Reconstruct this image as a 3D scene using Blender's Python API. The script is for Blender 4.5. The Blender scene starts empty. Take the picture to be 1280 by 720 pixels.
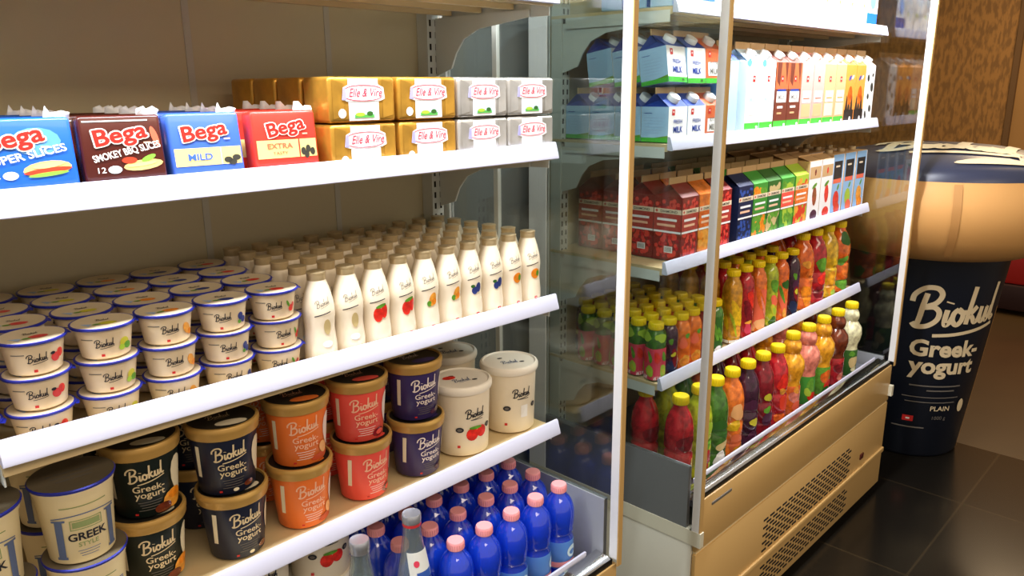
import bpy, bmesh, math, random
from mathutils import Vector, Matrix
random.seed(7)
PI = math.pi
scn = bpy.context.scene
COL = scn.collection

# ------------------------------------------------------------------ camera
cam_data = bpy.data.cameras.new('camera')
cam = bpy.data.objects.new('camera', cam_data)
COL.objects.link(cam)
YAW, PITCH, ROLL = math.radians(45.949), math.radians(-14.484), math.radians(-0.452)
fw = Vector((math.sin(YAW)*math.cos(PITCH), math.cos(YAW)*math.cos(PITCH), math.sin(PITCH)))
rt = fw.cross(Vector((0, 0, 1))).normalized()
up = rt.cross(fw)
r2 = math.cos(ROLL)*rt + math.sin(ROLL)*up
u2 = -math.sin(ROLL)*rt + math.cos(ROLL)*up
M = Matrix((r2, u2, -fw)).transposed().to_4x4()
M.translation = Vector((0, 0, 1.5))
cam.matrix_world = M
cam_data.sensor_width = 36
cam_data.lens = 36*970.4/1280
cam_data.clip_start = 0.02
scn.camera = cam
scn.view_settings.view_transform = 'Standard'
scn.view_settings.look = 'None'
scn.view_settings.gamma = 1
scn.view_settings.use_curve_mapping = False
scn.view_settings.exposure = 0.35

# ------------------------------------------------------------------ world and room lights
world = bpy.data.worlds.new('world')
scn.world = world
world.use_nodes = True
bg = world.node_tree.nodes['Background']
bg.inputs[0].default_value = (1.0, 0.84, 0.66, 1)
bg.inputs[1].default_value = 0.42

def area(name, loc, size, size_y, power, color, rot):
    l = bpy.data.lights.new(name, 'AREA')
    l.shape = 'RECTANGLE'; l.size = size; l.size_y = size_y
    l.energy = power; l.color = color
    o = bpy.data.objects.new(name, l)
    o.location = loc; o.rotation_euler = rot
    COL.objects.link(o)
    return o
# warm ceiling light of the shop, in front of the cabinets
area('ceiling_fill_light', (0.9, -1.2, 2.75), 3.6, 0.7, 35, (1.0, 0.82, 0.62), (math.radians(28), 0, 0))
area('ceiling_fill_light', (6.1, 0.9, 2.75), 0.7, 0.7, 48, (1.0, 0.72, 0.42), (0, 0, 0))  # added fill to brighten the far wall; no lamp is seen there
# cool tubes under the canopies of both cabinets
area('canopy_tube_light', (0.35, 0.86, 1.955), 1.5, 0.06, 23, (0.92, 0.95, 1.0), (math.radians(16), 0, 0))
area('canopy_tube_light', (2.22, 0.86, 1.955), 1.25, 0.06, 22, (0.95, 0.96, 1.0), (math.radians(16), 0, 0))

# ------------------------------------------------------------------ materials
MATS = {}
def mat(name, col, rough=0.5, metal=0.0, spec=0.5, coat=0.0, noise=None, emis=0, trans=0, ior=1.45, alpha=1):
    if name in MATS: return MATS[name]
    m = bpy.data.materials.new(name); m.use_nodes = True
    nt = m.node_tree; b = nt.nodes['Principled BSDF']
    b.inputs['Base Color'].default_value = (*col, 1)
    b.inputs['Roughness'].default_value = rough
    b.inputs['Metallic'].default_value = metal
    b.inputs['Specular IOR Level'].default_value = spec
    b.inputs['Coat Weight'].default_value = coat
    b.inputs['Transmission Weight'].default_value = trans
    b.inputs['IOR'].default_value = ior
    if noise:
        sc, amt = noise
        tc = nt.nodes.new('ShaderNodeTexCoord'); n = nt.nodes.new('ShaderNodeTexNoise')
        n.inputs['Scale'].default_value = sc; n.inputs['Detail'].default_value = 3
        r = nt.nodes.new('ShaderNodeValToRGB')
        r.color_ramp.elements[0].color = (*[max(0, c*(1-amt)) for c in col], 1)
        r.color_ramp.elements[1].color = (*[min(1, c*(1+amt)) for c in col], 1)
        r.color_ramp.elements[0].position = 0.35; r.color_ramp.elements[1].position = 0.65
        nt.links.new(tc.outputs['Object'], n.inputs['Vector'])
        nt.links.new(n.outputs['Fac'], r.inputs[0]); nt.links.new(r.outputs[0], b.inputs['Base Color'])
    MATS[name] = m
    return m
def see_through(name, tint, fac_lo=0.04, rough=0.0, body=None, body_fac=0.0):
    m = bpy.data.materials.new(name); m.use_nodes = True
    nt = m.node_tree; nt.nodes.clear()
    out = nt.nodes.new('ShaderNodeOutputMaterial')
    tr = nt.nodes.new('ShaderNodeBsdfTransparent'); tr.inputs[0].default_value = (*tint, 1)
    gl = nt.nodes.new('ShaderNodeBsdfGlossy'); gl.inputs['Roughness'].default_value = rough
    lw = nt.nodes.new('ShaderNodeLayerWeight'); lw.inputs['Blend'].default_value = 0.5
    pw = nt.nodes.new('ShaderNodeMath'); pw.operation = 'POWER'; pw.inputs[1].default_value = 4.5
    fr = nt.nodes.new('ShaderNodeMath'); fr.operation = 'MULTIPLY_ADD'; fr.inputs[1].default_value = 1-fac_lo; fr.inputs[2].default_value = fac_lo
    nt.links.new(lw.outputs['Facing'], pw.inputs[0]); nt.links.new(pw.outputs[0], fr.inputs[0])
    base = tr
    if body:
        df = nt.nodes.new('ShaderNodeBsdfDiffuse'); df.inputs[0].default_value = (*body, 1)
        mx0 = nt.nodes.new('ShaderNodeMixShader'); mx0.inputs[0].default_value = body_fac
        nt.links.new(tr.outputs[0], mx0.inputs[1]); nt.links.new(df.outputs[0], mx0.inputs[2]); base = mx0
    mx = nt.nodes.new('ShaderNodeMixShader')
    nt.links.new(fr.outputs[0], mx.inputs[0])
    nt.links.new(base.outputs[0], mx.inputs[1]); nt.links.new(gl.outputs[0], mx.inputs[2])
    nt.links.new(mx.outputs[0], out.inputs[0])
    MATS[name] = m
    return m
def srgb(h):
    h = h.lstrip('#'); r = []
    for i in (0, 2, 4):
        c = int(h[i:i+2], 16)/255
        r.append(c/12.92 if c <= 0.04045 else ((c+0.055)/1.055)**2.4)
    return tuple(r)
def P(name, hexc, rough=0.5, **k): return mat(name, srgb(hexc), rough, **k)

P('shelf_white', '#D3BC8E', 0.35); P('rail_white', '#C9CBE0', 0.3)
P('frame_white', '#E6E8EA', 0.35); P('bracket_white', '#D4D8D4', 0.45)
P('back_panel', '#CFC4A2', 0.55, noise=(2.0, 0.03)); P('back_seam', '#CBC8BA', 0.5)
P('slot_dark', '#1C1B18', 0.8)
P('base_cream', '#C9A468', 0.35, noise=(1.5, 0.02)); P('groove_cream', '#E8D4A4', 0.25)
P('side_greenish', '#EAE9DC', 0.45, noise=(1.3, 0.03)); P('side_rail', '#D8D6C2', 0.45)
P('plate_grey', '#6A6E70', 0.35); P('plate_light_grey', '#A0A4AC', 0.3); P('deck_steel', '#8C9098', 0.3, metal=0.5)
P('chrome', '#C8C8C8', 0.08, metal=1.0); P('black_strip', '#0C0A08', 0.4)
P('dark_wall', '#6C7274', 0.6, noise=(1.5, 0.06))
P('kick_black', '#0A0908', 0.6)
see_through('clear_glass', (0.87, 0.90, 0.885), 0.075)
# products
P('cream_pot', '#E4D0AE', 0.4); P('foil_white', '#D6C6A8', 0.35); P('cobalt', '#222C9C', 0.35)
P('ink', '#23222A', 0.5); P('ink_grey', '#6B6660', 0.5); P('soft_blue', '#9DB4D8', 0.5)
P('mark_red', '#CC2A28', 0.45); P('mark_white', '#F7F4EE', 0.4)
P('raspberry', '#D2413F', 0.4); P('leaf', '#5E9A2E', 0.45, noise=(90, 0.25)); P('dark_leaf', '#2F6322', 0.5)
P('pear', '#C8C234', 0.45); P('mango', '#F0A03A', 0.4, noise=(90, 0.25)); P('orange', '#F08A1C', 0.4, noise=(90, 0.25)); P('blueberry', '#2C3A80', 0.4)
P('strawberry', '#DD2E22', 0.35, noise=(90, 0.25)); P('vanilla', '#C9B47E', 0.5); P('peach', '#F4B77A', 0.45)
P('bottle_white', '#EDE0C8', 0.3); P('cap_foil', '#C9B48E', 0.3, metal=0.45); P('cap_silver', '#C9B48C', 0.3, metal=0.35)
P('gold_rim', '#C9A058', 0.3, metal=0.25); P('lid_dark', '#2A2722', 0.35); P('print_gold', '#E6D2A8', 0.4)
P('tub_black', '#17211E', 0.35); P('tub_navy', '#1C2238', 0.35); P('tub_orange', '#F07A32', 0.38)
P('tub_coral', '#F0574A', 0.38); P('tub_purple', '#3C2F66', 0.36); P('lid_white', '#FBF4E6', 0.35); P('tub_white', '#F6E9D0', 0.4)
P('tub_orange_dark', '#C8502A', 0.4); P('bowl_cream', '#EFE4C6', 0.45); P('spoon_pale', '#F4E6E0', 0.45)
P('greek_cream', '#F6E4B4', 0.45); P('greek_blue', '#5C6C90', 0.5); P('greek_lid', '#6F6552', 0.4); P('greek_green', '#8D9A64', 0.5)
P('print_pink', '#F6C2A2', 0.45)
# cheese
P('film_clear', '#E9ECF2', 0.2); P('pack_blue', '#1F63C8', 0.25, coat=0.3); P('pack_brown', '#4B1A14', 0.25, coat=0.3)
P('pack_red', '#E23A2E', 0.25, coat=0.3); P('pack_blue_soft', '#3F68CE', 0.25, coat=0.3)
P('pack_cream', '#E2CE84', 0.35); P('logo_red', '#E2281F', 0.35); P('logo_white', '#FBF8F2', 0.35)
P('bread', '#E4BC74', 0.5); P('tomato', '#D83C22', 0.4); P('lettuce', '#7FB23C', 0.5); P('cow_black', '#33322A', 0.5)
P('pack_blue_light', '#5FA0E6', 0.3)
P('gold_foil', '#C7953A', 0.28, metal=0.55, noise=(25, 0.18)); P('silver_foil', '#C3C0BA', 0.25, metal=0.6, noise=(25, 0.12))
P('label_white', '#F5F5F8', 0.35); P('label_sky', '#CBE6F4', 0.4); P('pasture', '#57B04E', 0.45); P('rose_red', '#D8405A', 0.4); P('lilac', '#A9A5E0', 0.4)
# water
P('pet_pink', '#F0A0A4', 0.4); P('water_label', '#4E7FC8', 0.35)
see_through('pet_blue', (0.14, 0.30, 1.0), 0.13, 0.04, body=(0.012, 0.09, 0.95), body_fac=0.42)
see_through('bottle_glass', (0.86, 0.92, 0.90), 0.14, 0.03, body=(0.66, 0.76, 0.74), body_fac=0.08)
P('glass_cap', '#B9BCC4', 0.2, metal=0.7); P('cap_ring_red', '#C8343A', 0.35); P('paper_label', '#D8DAD6', 0.5); P('label_blue', '#2F56A8', 0.4)
# juice
P('cap_yellow', '#F2D516', 0.35); P('cap_amber', '#D9AE2E', 0.4)
for n, h in dict(juice_red='#B3202A', juice_ruby='#7E1622', juice_green='#3E6B26', juice_amber='#C98F22', juice_orange='#E8742A',
                 juice_purple='#3A1830', juice_pink='#EE8674', juice_mango='#F0A024', juice_brown='#6A2C14', juice_cream='#E6DDB4',
                 juice_lime='#A8B82A', juice_tangerine='#F26A22', juice_yellow='#DDB31E').items():
    P(n, h, 0.12, coat=0.8, noise=(55, 0.38))
# cartons
P('carton_white', '#F4F3F2', 0.4); P('carton_blue', '#A5CBEE', 0.4); P('carton_sky', '#D6ECFA', 0.4); P('carton_navy', '#20409C', 0.4)
P('carton_green', '#46B43A', 0.4); P('carton_brown', '#6E3526', 0.4); P('carton_pink', '#F2AAA0', 0.4); P('carton_peach', '#F0B080', 0.4)
P('carton_orange', '#F09A3E', 0.4); P('carton_black', '#241C1A', 0.4); P('carton_tan', '#CDA878', 0.5); P('cap_white', '#F7F7F7', 0.3)
P('carton_rust', '#D2683E', 0.4); P('carton_red', '#B03A34', 0.35); P('berry_red', '#DC4438', 0.35); P('berry_dark', '#7E201C', 0.4); P('berry_blue', '#2C4FA4', 0.4)
P('berry_night', '#182448', 0.4); P('tan_band', '#E8D6BA', 0.45); P('carton_sky_deep', '#8FBDEB', 0.4); P('lime', '#A7C83C', 0.4); P('plum', '#4A1F3E', 0.4)
P('carton_grass', '#3C8F32', 0.4); P('carton_dark_green', '#1F6A36', 0.4); P('coral_band', '#EC6B4E', 0.4)
# display tub
P('display_navy', '#0E1422', 0.4); P('display_tan', '#C99657', 0.55, noise=(1.2, 0.05)); P('display_lid_navy', '#2A2F44', 0.35); P('display_gold', '#DCC9A4', 0.5)
P('display_gold_seam', '#B08048', 0.5)
P('box_red', '#A81C16', 0.5); P('stand_dark', '#2A0F0C', 0.6)

# ------------------------------------------------------------------ mesh builder
class MB:
    def __init__(s): s.v = []; s.f = []; s.m = []; s.s = []; s.names = []
    def mi(s, name):
        if name not in s.names: s.names.append(name)
        return s.names.index(name)
    def add(s, verts, faces, m, smooth=False):
        o = len(s.v); s.v.extend([tuple(p) for p in verts]); k = s.mi(m)
        for f in faces:
            s.f.append(tuple(i+o for i in f)); s.m.append(k); s.s.append(smooth)
    def box(s, x0, x1, y0, y1, z0, z1, m):
        v = [(x, y, z) for z in (z0, z1) for y in (y0, y1) for x in (x0, x1)]
        s.add(v, [(0, 2, 3, 1), (4, 5, 7, 6), (0, 1, 5, 4), (2, 6, 7, 3), (0, 4, 6, 2), (1, 3, 7, 5)], m)
    def rbox(s, x0, x1, y0, y1, z0, z1, m, r=0.003, seg=2):
        bm = bmesh.new(); bmesh.ops.create_cube(bm, size=1)
        for v in bm.verts:
            v.co = Vector(((x0+x1)/2+v.co.x*(x1-x0), (y0+y1)/2+v.co.y*(y1-y0), (z0+z1)/2+v.co.z*(z1-z0)))
        bmesh.ops.bevel(bm, geom=bm.edges[:], offset=r, segments=seg, profile=0.5, affect='EDGES')
        bm.verts.index_update()
        s.add([v.co[:] for v in bm.verts], [[v.index for v in f.verts] for f in bm.faces], m, True)
        bm.free()
    def lathe(s, prof, m, n=24, cx=0, cy=0, squash=None):
        """prof: (r, z[, material]) bottom to top; r == 0 closes."""
        rows = []; verts = []
        for p in prof:
            r, z = p[0], p[1]
            if r <= 1e-6:
                rows.append([len(verts)]); verts.append((cx, cy, z))
            else:
                rows.append(list(range(len(verts), len(verts)+n)))
                for i in range(n):
                    a = 2*PI*i/n; x, y = math.cos(a), math.sin(a)
                    k = 1.0
                    if squash: k = 1/((abs(x)**squash+abs(y)**squash)**(1/squash))
                    verts.append((cx+r*k*x, cy+r*k*y, z))
        for j in range(len(rows)-1):
            a, b = rows[j], rows[j+1]; fs = []
            mm = prof[j+1][2] if len(prof[j+1]) > 2 else m
            for i in range(n):
                i2 = (i+1) % n
                if len(a) == 1 and len(b) == 1: break
                if len(a) == 1: fs.append((a[0], b[i2], b[i]))
                elif len(b) == 1: fs.append((a[i], a[i2], b[0]))
                else: fs.append((a[i], a[i2], b[i2], b[i]))
            o = len(s.v)
            s.f.extend([tuple(q+o for q in f) for f in fs]); k = s.mi(mm)
            s.m.extend([k]*len(fs)); s.s.extend([True]*len(fs))
            if j == len(rows)-2: break
        s.v.extend(verts)
    def build(s, name, parent=None, loc=(0, 0, 0), rot=(0, 0, 0), sharp=True):
        me = bpy.data.meshes.new(name)
        me.from_pydata(s.v, [], s.f)
        for n in s.names: me.materials.append(MATS[n])
        me.polygons.foreach_set('material_index', s.m)
        me.polygons.foreach_set('use_smooth', s.s)
        me.update()
        if sharp:
            try: me.set_sharp_from_angle(angle=math.radians(40))
            except Exception: pass
        o = bpy.data.objects.new(name, me); COL.objects.link(o)
        o.location = loc; o.rotation_euler = rot
        if parent: o.parent = parent
        return o

# ------------------------------------------------------------------ printed marks
_text = {}
def text_tris(s, bold=0.0, shear=0.0):
    key = (s, bold, shear)
    if key in _text: return _text[key]
    c = bpy.data.curves.new('t', 'FONT'); c.body = s; c.size = 1; c.offset = bold; c.shear = shear
    c.align_x = 'CENTER'; c.resolution_u = 3
    o = bpy.data.objects.new('t', c); COL.objects.link(o)
    dg = bpy.context.evaluated_depsgraph_get()
    me = o.evaluated_get(dg).to_mesh()
    vs = [(v.co.x, v.co.y) for v in me.vertices]; fs = [tuple(p.vertices) for p in me.polygons]
    o.evaluated_get(dg).to_mesh_clear()
    bpy.data.objects.remove(o); bpy.data.curves.remove(c)
    w = max(v[0] for v in vs)-min(v[0] for v in vs) if vs else 1
    _text[key] = (vs, fs, w)
    return _text[key]
def split_tris(vs, fs, maxlen):
    vs = list(vs); out = []; stack = []
    for f in fs:
        for k in range(1, len(f)-1): stack.append((f[0], f[k], f[k+1]))
    while stack:
        a, b, c = stack.pop()
        e = [(math.dist(vs[a], vs[b]), a, b, c), (math.dist(vs[b], vs[c]), b, c, a), (math.dist(vs[c], vs[a]), c, a, b)]
        L, p, q, r = max(e)
        if L > maxlen and len(vs) < 60000:
            mid = len(vs); vs.append(((vs[p][0]+vs[q][0])/2, (vs[p][1]+vs[q][1])/2))
            stack.append((p, mid, r)); stack.append((mid, q, r))
        else: out.append((a, b, c))
    return vs, out
# the cursive wordmark, drawn as strokes (x, y) with x-height 1
SCRIPT = {
 'B1': [(0.62, 2.05), (0.42, 1.3), (0.28, 0.6), (0.12, 0.02)],
 'B2': [(-0.15, 1.55), (-0.02, 2.0), (0.5, 2.38), (1.12, 2.35), (1.38, 1.95), (1.1, 1.45), (0.5, 1.18), (1.0, 1.18), (1.28, 0.85), (1.15, 0.35), (0.65, 0.0), (0.1, -0.02), (-0.12, 0.22)],
 'i': [(1.72, 1.0), (1.6, 0.4), (1.62, 0.05), (1.85, 0.2), (2.0, 0.5)],
 'dot': [(1.83, 1.4), (1.86, 1.48)],
 'o': [(2.35, 1.0), (2.08, 0.75), (2.02, 0.3), (2.25, 0.02), (2.52, 0.25), (2.6, 0.7), (2.35, 1.0), (2.5, 0.8), (2.85, 0.75)],
 'k1': [(3.32, 2.3), (3.12, 1.4), (2.92, 0.5), (2.82, 0.0)],
 'k2': [(3.5, 1.05), (3.2, 0.75), (2.98, 0.55), (3.2, 0.4), (3.35, 0.08), (3.6, 0.2), (3.75, 0.6)],
 'u': [(3.85, 1.0), (3.74, 0.4), (3.82, 0.05), (4.08, 0.2), (4.3, 0.95), (4.2, 0.35), (4.25, 0.04), (4.5, 0.3), (4.7, 0.9)],
 'l': [(5.1, 2.3), (4.85, 1.3), (4.7, 0.4), (4.78, 0.04), (5.05, 0.22)],
 'line': [(1.0, -0.62), (2.2, -0.6), (3.6, -0.48), (5.0, -0.28)],
}
def catmull(pts, n=6):
    out = []
    P_ = [pts[0]]+list(pts)+[pts[-1]]
    for i in range(1, len(P_)-2):
        p0, p1, p2, p3 = P_[i-1:i+3]
        for k in range(n):
            t = k/n
            out.append(tuple(0.5*((2*p1[d])+(-p0[d]+p2[d])*t+(2*p0[d]-5*p1[d]+4*p2[d]-p3[d])*t*t+(-p0[d]+3*p1[d]-3*p2[d]+p3[d])*t**3) for d in range(len(pts[0]))))
    out.append(tuple(pts[-1]))
    return out

class Print:
    """prints on a surface: mapf(u, v, lift) -> (x, y, z); fine = longest edge in metres"""
    def __init__(s, mb, mapf, fine=1.0): s.mb = mb; s.f = mapf; s.fine = fine; s.lv = 0
    def put(s, vs, fs, m, lift):
        if s.fine < 1: vs, fs = split_tris(vs, fs, s.fine)
        s.mb.add([s.f(u, v, lift) for u, v in vs], fs, m)
    def rect(s, u0, u1, v0, v1, m, lift=0.0004):
        s.put([(u0, v0), (u1, v0), (u1, v1), (u0, v1)], [(0, 1, 2, 3)], m, lift)
    def poly(s, pts, m, lift=0.0004):
        c = (sum(p[0] for p in pts)/len(pts), sum(p[1] for p in pts)/len(pts))
        n = len(pts)
        s.put(list(pts)+[c], [(i, (i+1) % n, n) for i in range(n)], m, lift)
    def oval(s, u, v, a, b, m, lift=0.0006, rot=0, n=14):
        c, d = math.cos(rot), math.sin(rot)
        s.poly([(u+a*math.cos(2*PI*i/n)*c-b*math.sin(2*PI*i/n)*d, v+a*math.cos(2*PI*i/n)*d+b*math.sin(2*PI*i/n)*c) for i in range(n)], m, lift)
    def blob(s, u, v, a, b, m, lift=0.0008, rot=0, n=14):
        rnd = random.Random(int(abs(u)*1e5)+int(abs(v)*7e4)+len(m)); c, d = math.cos(rot), math.sin(rot); pts = []
        p1, p2 = rnd.uniform(0, 6), rnd.uniform(0, 6)
        for i in range(n):
            t = 2*PI*i/n; k = 1+0.16*math.sin(2*t+p1)+0.12*math.sin(3*t+p2)+rnd.uniform(-.07, .07)
            x, y = a*k*math.cos(t), b*k*math.sin(t); pts.append((u+x*c-y*d, v+x*d+y*c))
        s.poly(pts, m, lift)
    def frame(s, u0, u1, v0, v1, t, m, lift=0.0006):
        s.rect(u0, u1, v0, v0+t, m, lift); s.rect(u0, u1, v1-t, v1, m, lift)
        s.rect(u0, u0+t, v0+t, v1-t, m, lift); s.rect(u1-t, u1, v0+t, v1-t, m, lift)
    def text(s, t, u, v, size, m, lift=0.0008, bold=0.0, shear=0.0, rot=0.0, width=None):
        vs, fs, w = text_tris(t, bold, shear)
        kx = width/w if width else size
        c, d = math.cos(rot), math.sin(rot)
        pts = [(u+x*kx*c-y*size*d, v+x*kx*d+y*size*c) for x, y in vs]
        s.put(pts, fs, m, lift)
    def script(s, u, v, h, m, lift=0.0008, wid=0.13, rot=0.10):
        """cursive wordmark; u, v its centre, h the height of one x-height"""
        c, d = math.cos(rot), math.sin(rot)
        for key, pts in SCRIPT.items():
            w = wid*(1.5 if key == 'dot' else 0.7 if key == 'line' else 1)
            q = catmull(pts, 5)
            vs = []
            for i, p in enumerate(q):
                a = q[max(0, i-1)]; b = q[min(len(q)-1, i+1)]
                tx, ty = b[0]-a[0], b[1]-a[1]; L = math.hypot(tx, ty) or 1
                nx, ny = -ty/L, tx/L
                for sg in (1, -1):
                    x = (p[0]+nx*w*sg-2.5)*h; y = (p[1]+ny*w*sg-0.9)*h
                    vs.append((u+x*c-y*d, v+x*d+y*c))
            s.mb.add([s.f(a, b, lift) for a, b in vs], [(2*i+1, 2*i+3, 2*i+2, 2*i) for i in range(len(q)-1)], m)
    def lines(s, u, v, w, n, gap, m, t=0.0009, lift=0.0006):
        for k in range(n):
            ww = w*(1-0.25*((k*7) % 3)/2)
            s.rect(u-ww/2, u+ww/2, v-k*gap, v-k*gap+t, m, lift)

def on_front(y0, x0=0.0, z0=0.0):
    return lambda u, v, l: (x0+u, y0-l, z0+v)
def on_cone(rf, z0=0.0, a0=0.0):
    """rf(z) gives the radius at local height"""
    def f(u, v, l):
        v = max(v, 0.003); r = rf(v); a = u/r+a0
        return ((r+l)*math.sin(a), -(r+l)*math.cos(a), z0+v)
    return f
def on_top(z0, cx=0.0, cy=0.0):
    return lambda u, v, l: (cx+u, cy+v, z0+l)

# ------------------------------------------------------------------ things
ORD = ['first', 'second', 'third', 'fourth', 'fifth', 'sixth', 'seventh', 'eighth', 'ninth', 'tenth', 'eleventh', 'twelfth']
def thing(name, label, cat, loc=(0, 0, 0), rot=(0, 0, 0), group=None):
    o = bpy.data.objects.new(name, None); COL.objects.link(o)
    o.empty_display_size = 0.02
    o.location = loc; o.rotation_euler = rot
    o['label'] = label; o['category'] = cat
    if group: o['group'] = group
    return o
def dup(root, label, loc, rot, group=None):
    r = root.copy(); COL.objects.link(r); r.location = loc; r.rotation_euler = rot; r['label'] = label
    if group: r['group'] = group
    for ch in list(root.children):
        c = ch.copy(); COL.objects.link(c); c.parent = r
        for g in ch.children:
            d = g.copy(); COL.objects.link(d); d.parent = c
    return r
_proto = {}
def place(key, maker, name, label, cat, loc, rz=0.0, group=None, rx=0.0, ry=0.0, scale=None):
    """first use builds the thing in place, later uses copy it"""
    rot = (rx, ry, rz)
    if key in _proto: return dup(_proto[key], label, loc, rot, group)
    t = thing(name, label, cat, loc, rot, group)
    if scale: t.scale = scale
    maker(t); _proto[key] = t
    return t
def struct(name, mb, label=None):
    o = mb.build(name); o['kind'] = 'structure'
    if label: o['label'] = label
    return o
def jit(a): return random.uniform(-a, a)

# ================================================================== THE ROOM
def floor_mat():
    m = bpy.data.materials.new('floor_tiles'); m.use_nodes = True
    nt = m.node_tree; b = nt.nodes['Principled BSDF']
    tc = nt.nodes.new('ShaderNodeTexCoord'); br = nt.nodes.new('ShaderNodeTexBrick')
    br.offset = 0.0; br.inputs['Scale'].default_value = 1.0
    br.inputs['Brick Width'].default_value = 0.6; br.inputs['Row Height'].default_value = 0.6
    br.inputs['Mortar Size'].default_value = 0.004
    br.inputs['Color1'].default_value = (*srgb('#151310'), 1); br.inputs['Color2'].default_value = (*srgb('#1F1B15'), 1)
    br.inputs['Mortar'].default_value = (*srgb('#30281C'), 1)
    n = nt.nodes.new('ShaderNodeTexNoise'); n.inputs['Scale'].default_value = 3
    mx = nt.nodes.new('ShaderNodeMixRGB'); mx.blend_type = 'MULTIPLY'; mx.inputs[0].default_value = 0.4
    nt.links.new(tc.outputs['Object'], br.inputs['Vector']); nt.links.new(tc.outputs['Object'], n.inputs['Vector'])
    nt.links.new(br.outputs['Color'], mx.inputs[1]); nt.links.new(n.outputs['Fac'], mx.inputs[2])
    nt.links.new(mx.outputs[0], b.inputs['Base Color'])
    b.inputs['Roughness'].default_value = 0.2
    MATS['floor_tiles'] = m
floor_mat()
def paper_mat():
    m = bpy.data.materials.new('patterned_wall'); m.use_nodes = True
    nt = m.node_tree; b = nt.nodes['Principled BSDF']
    tc = nt.nodes.new('ShaderNodeTexCoord'); mp = nt.nodes.new('ShaderNodeMapping')
    mp.inputs['Scale'].default_value = (1, 22, 7)
    n = nt.nodes.new('ShaderNodeTexNoise'); n.inputs['Scale'].default_value = 1.6; n.inputs['Detail'].default_value = 4
    r = nt.nodes.new('ShaderNodeValToRGB')
    r.color_ramp.elements[0].position = 0.42; r.color_ramp.elements[0].color = (*srgb('#6E4D20'), 1)
    r.color_ramp.elements[1].position = 0.56; r.color_ramp.elements[1].color = (*srgb('#8C642E'), 1)
    nt.links.new(tc.outputs['Object'], mp.inputs['Vector']); nt.links.new(mp.outputs[0], n.inputs['Vector'])
    nt.links.new(n.outputs['Fac'], r.inputs[0]); nt.links.new(r.outputs[0], b.inputs['Base Color'])
    b.inputs['Roughness'].default_value = 0.7
    MATS['patterned_wall'] = m
paper_mat()
P('wall_brown', '#8E6A3A', 0.7, noise=(1.5, 0.05)); P('wall_dark_brown', '#5A4020', 0.7)
P('floor_brown', '#3C2C16', 0.35, noise=(2.5, 0.12))

mb = MB(); mb.box(-2.5, 3.547, -3.0, 4.5, -0.05, 0.0, 'floor_tiles'); mb.box(3.547, 8.0, -3.0, 4.5, -0.05, 0.0, 'floor_brown'); struct('floor', mb)
mb = MB(); mb.box(-2.4, 2.93, 1.47, 1.55, 0, 2.9, 'dark_wall'); struct('wall_back', mb)
mb = MB(); mb.box(7.5, 7.6, -3, 4.5, 0, 3.2, 'wall_brown'); struct('wall_right', mb)
mb = MB(); mb.box(7.47, 7.4995, 1.60, 3.6, 0.55, 3.1, 'patterned_wall'); mb.box(7.45, 7.4995, 1.56, 1.60, 0.0, 3.1, 'wall_dark_brown'); struct('trim_1', mb)
mb = MB(); mb.box(2.93, 7.5, 4.4, 4.5, 0, 3.2, 'wall_brown'); struct('wall_far', mb)

# ================================================================== THE CABINETS
YF = 0.867      # front plane of the cabinets
YB = 1.37       # inner face of the back panel
TOP = 2.02
def shelf(parent, x0, x1, z_l, z_r, grow=0.0, name='shelf'):
    """a steel shelf: tray with its lip, price rail, two brackets; z = underside of the lip at each end"""
    slope = (z_r-z_l)/(x1-x0)
    def Z(x, z): return z_l+slope*(x-x0)+z
    def tilt(mb): mb.v = [(x, y, Z(x, z)) for x, y, z in mb.v]; return mb
    mb = MB()
    mb.box(x0, x1, 1.008, YB-0.0025, 0.006, 0.013, 'shelf_white')
    mb.box(x0, x1, 1.008, 1.016, -0.004, 0.006, 'shelf_white')
    for xx in (x0, x1-0.002): mb.box(xx, xx+0.002, 1.016, YB-0.05, -0.020, 0.006, 'bracket_white')
    for k in range(3):
        yy = 1.10+k*0.09; mb.box(x0+0.01, x1-0.01, yy, yy+0.012, -0.004, 0.006, 'shelf_white')
    s = tilt(mb).build(name, parent)
    mb = MB()   # price rail: a leaning channel with rolled edges
    prof = [(1.008, 0.029), (1.0045, 0.031), (1.0015, 0.0305), (1.000, 0.0285), (0.9925, 0.0035), (0.9925, 0.0), (0.996, -0.0015), (1.008, 0.000)]
    v = []; f = []
    for x in (x0-0.002, x1+0.002): v += [(x, y, z) for y, z in prof]
    n = len(prof)
    for i in range(n): f.append((i, (i+1) % n, (i+1) % n+n, i+n))
    f.append(tuple(range(n))[::-1]); f.append(tuple(range(n, 2*n)))
    mb.add(v, f, 'rail_white')
    mb.v = [(x, y, z+grow*(x1-x)/(x1-x0)) for x, y, z in mb.v]
    tilt(mb).build('price_rail', s)
    for xx in (x0+0.006, x1-0.010):
        mb = MB()   # bracket: deep at the back, tapering forward with a curved belly
        top = -0.006
        pts = [(YB-0.036, top), (1.06, top), (1.06, -0.020), (1.14, -0.028), (1.20, -0.034), (1.245, -0.052), (1.27, -0.080), (1.285, -0.11), (YB-0.036, -0.125)]
        v = [(xx, y, z) for y, z in pts]+[(xx+0.004, y, z) for y, z in pts]; n = len(pts)
        f = [tuple(range(n)), tuple(range(n, 2*n))[::-1]]+[((i+1) % n, i, i+n, (i+1) % n+n) for i in range(n)]
        mb.add(v, f, 'bracket_white')
        tilt(mb).build('bracket', s)
    return s

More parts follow.
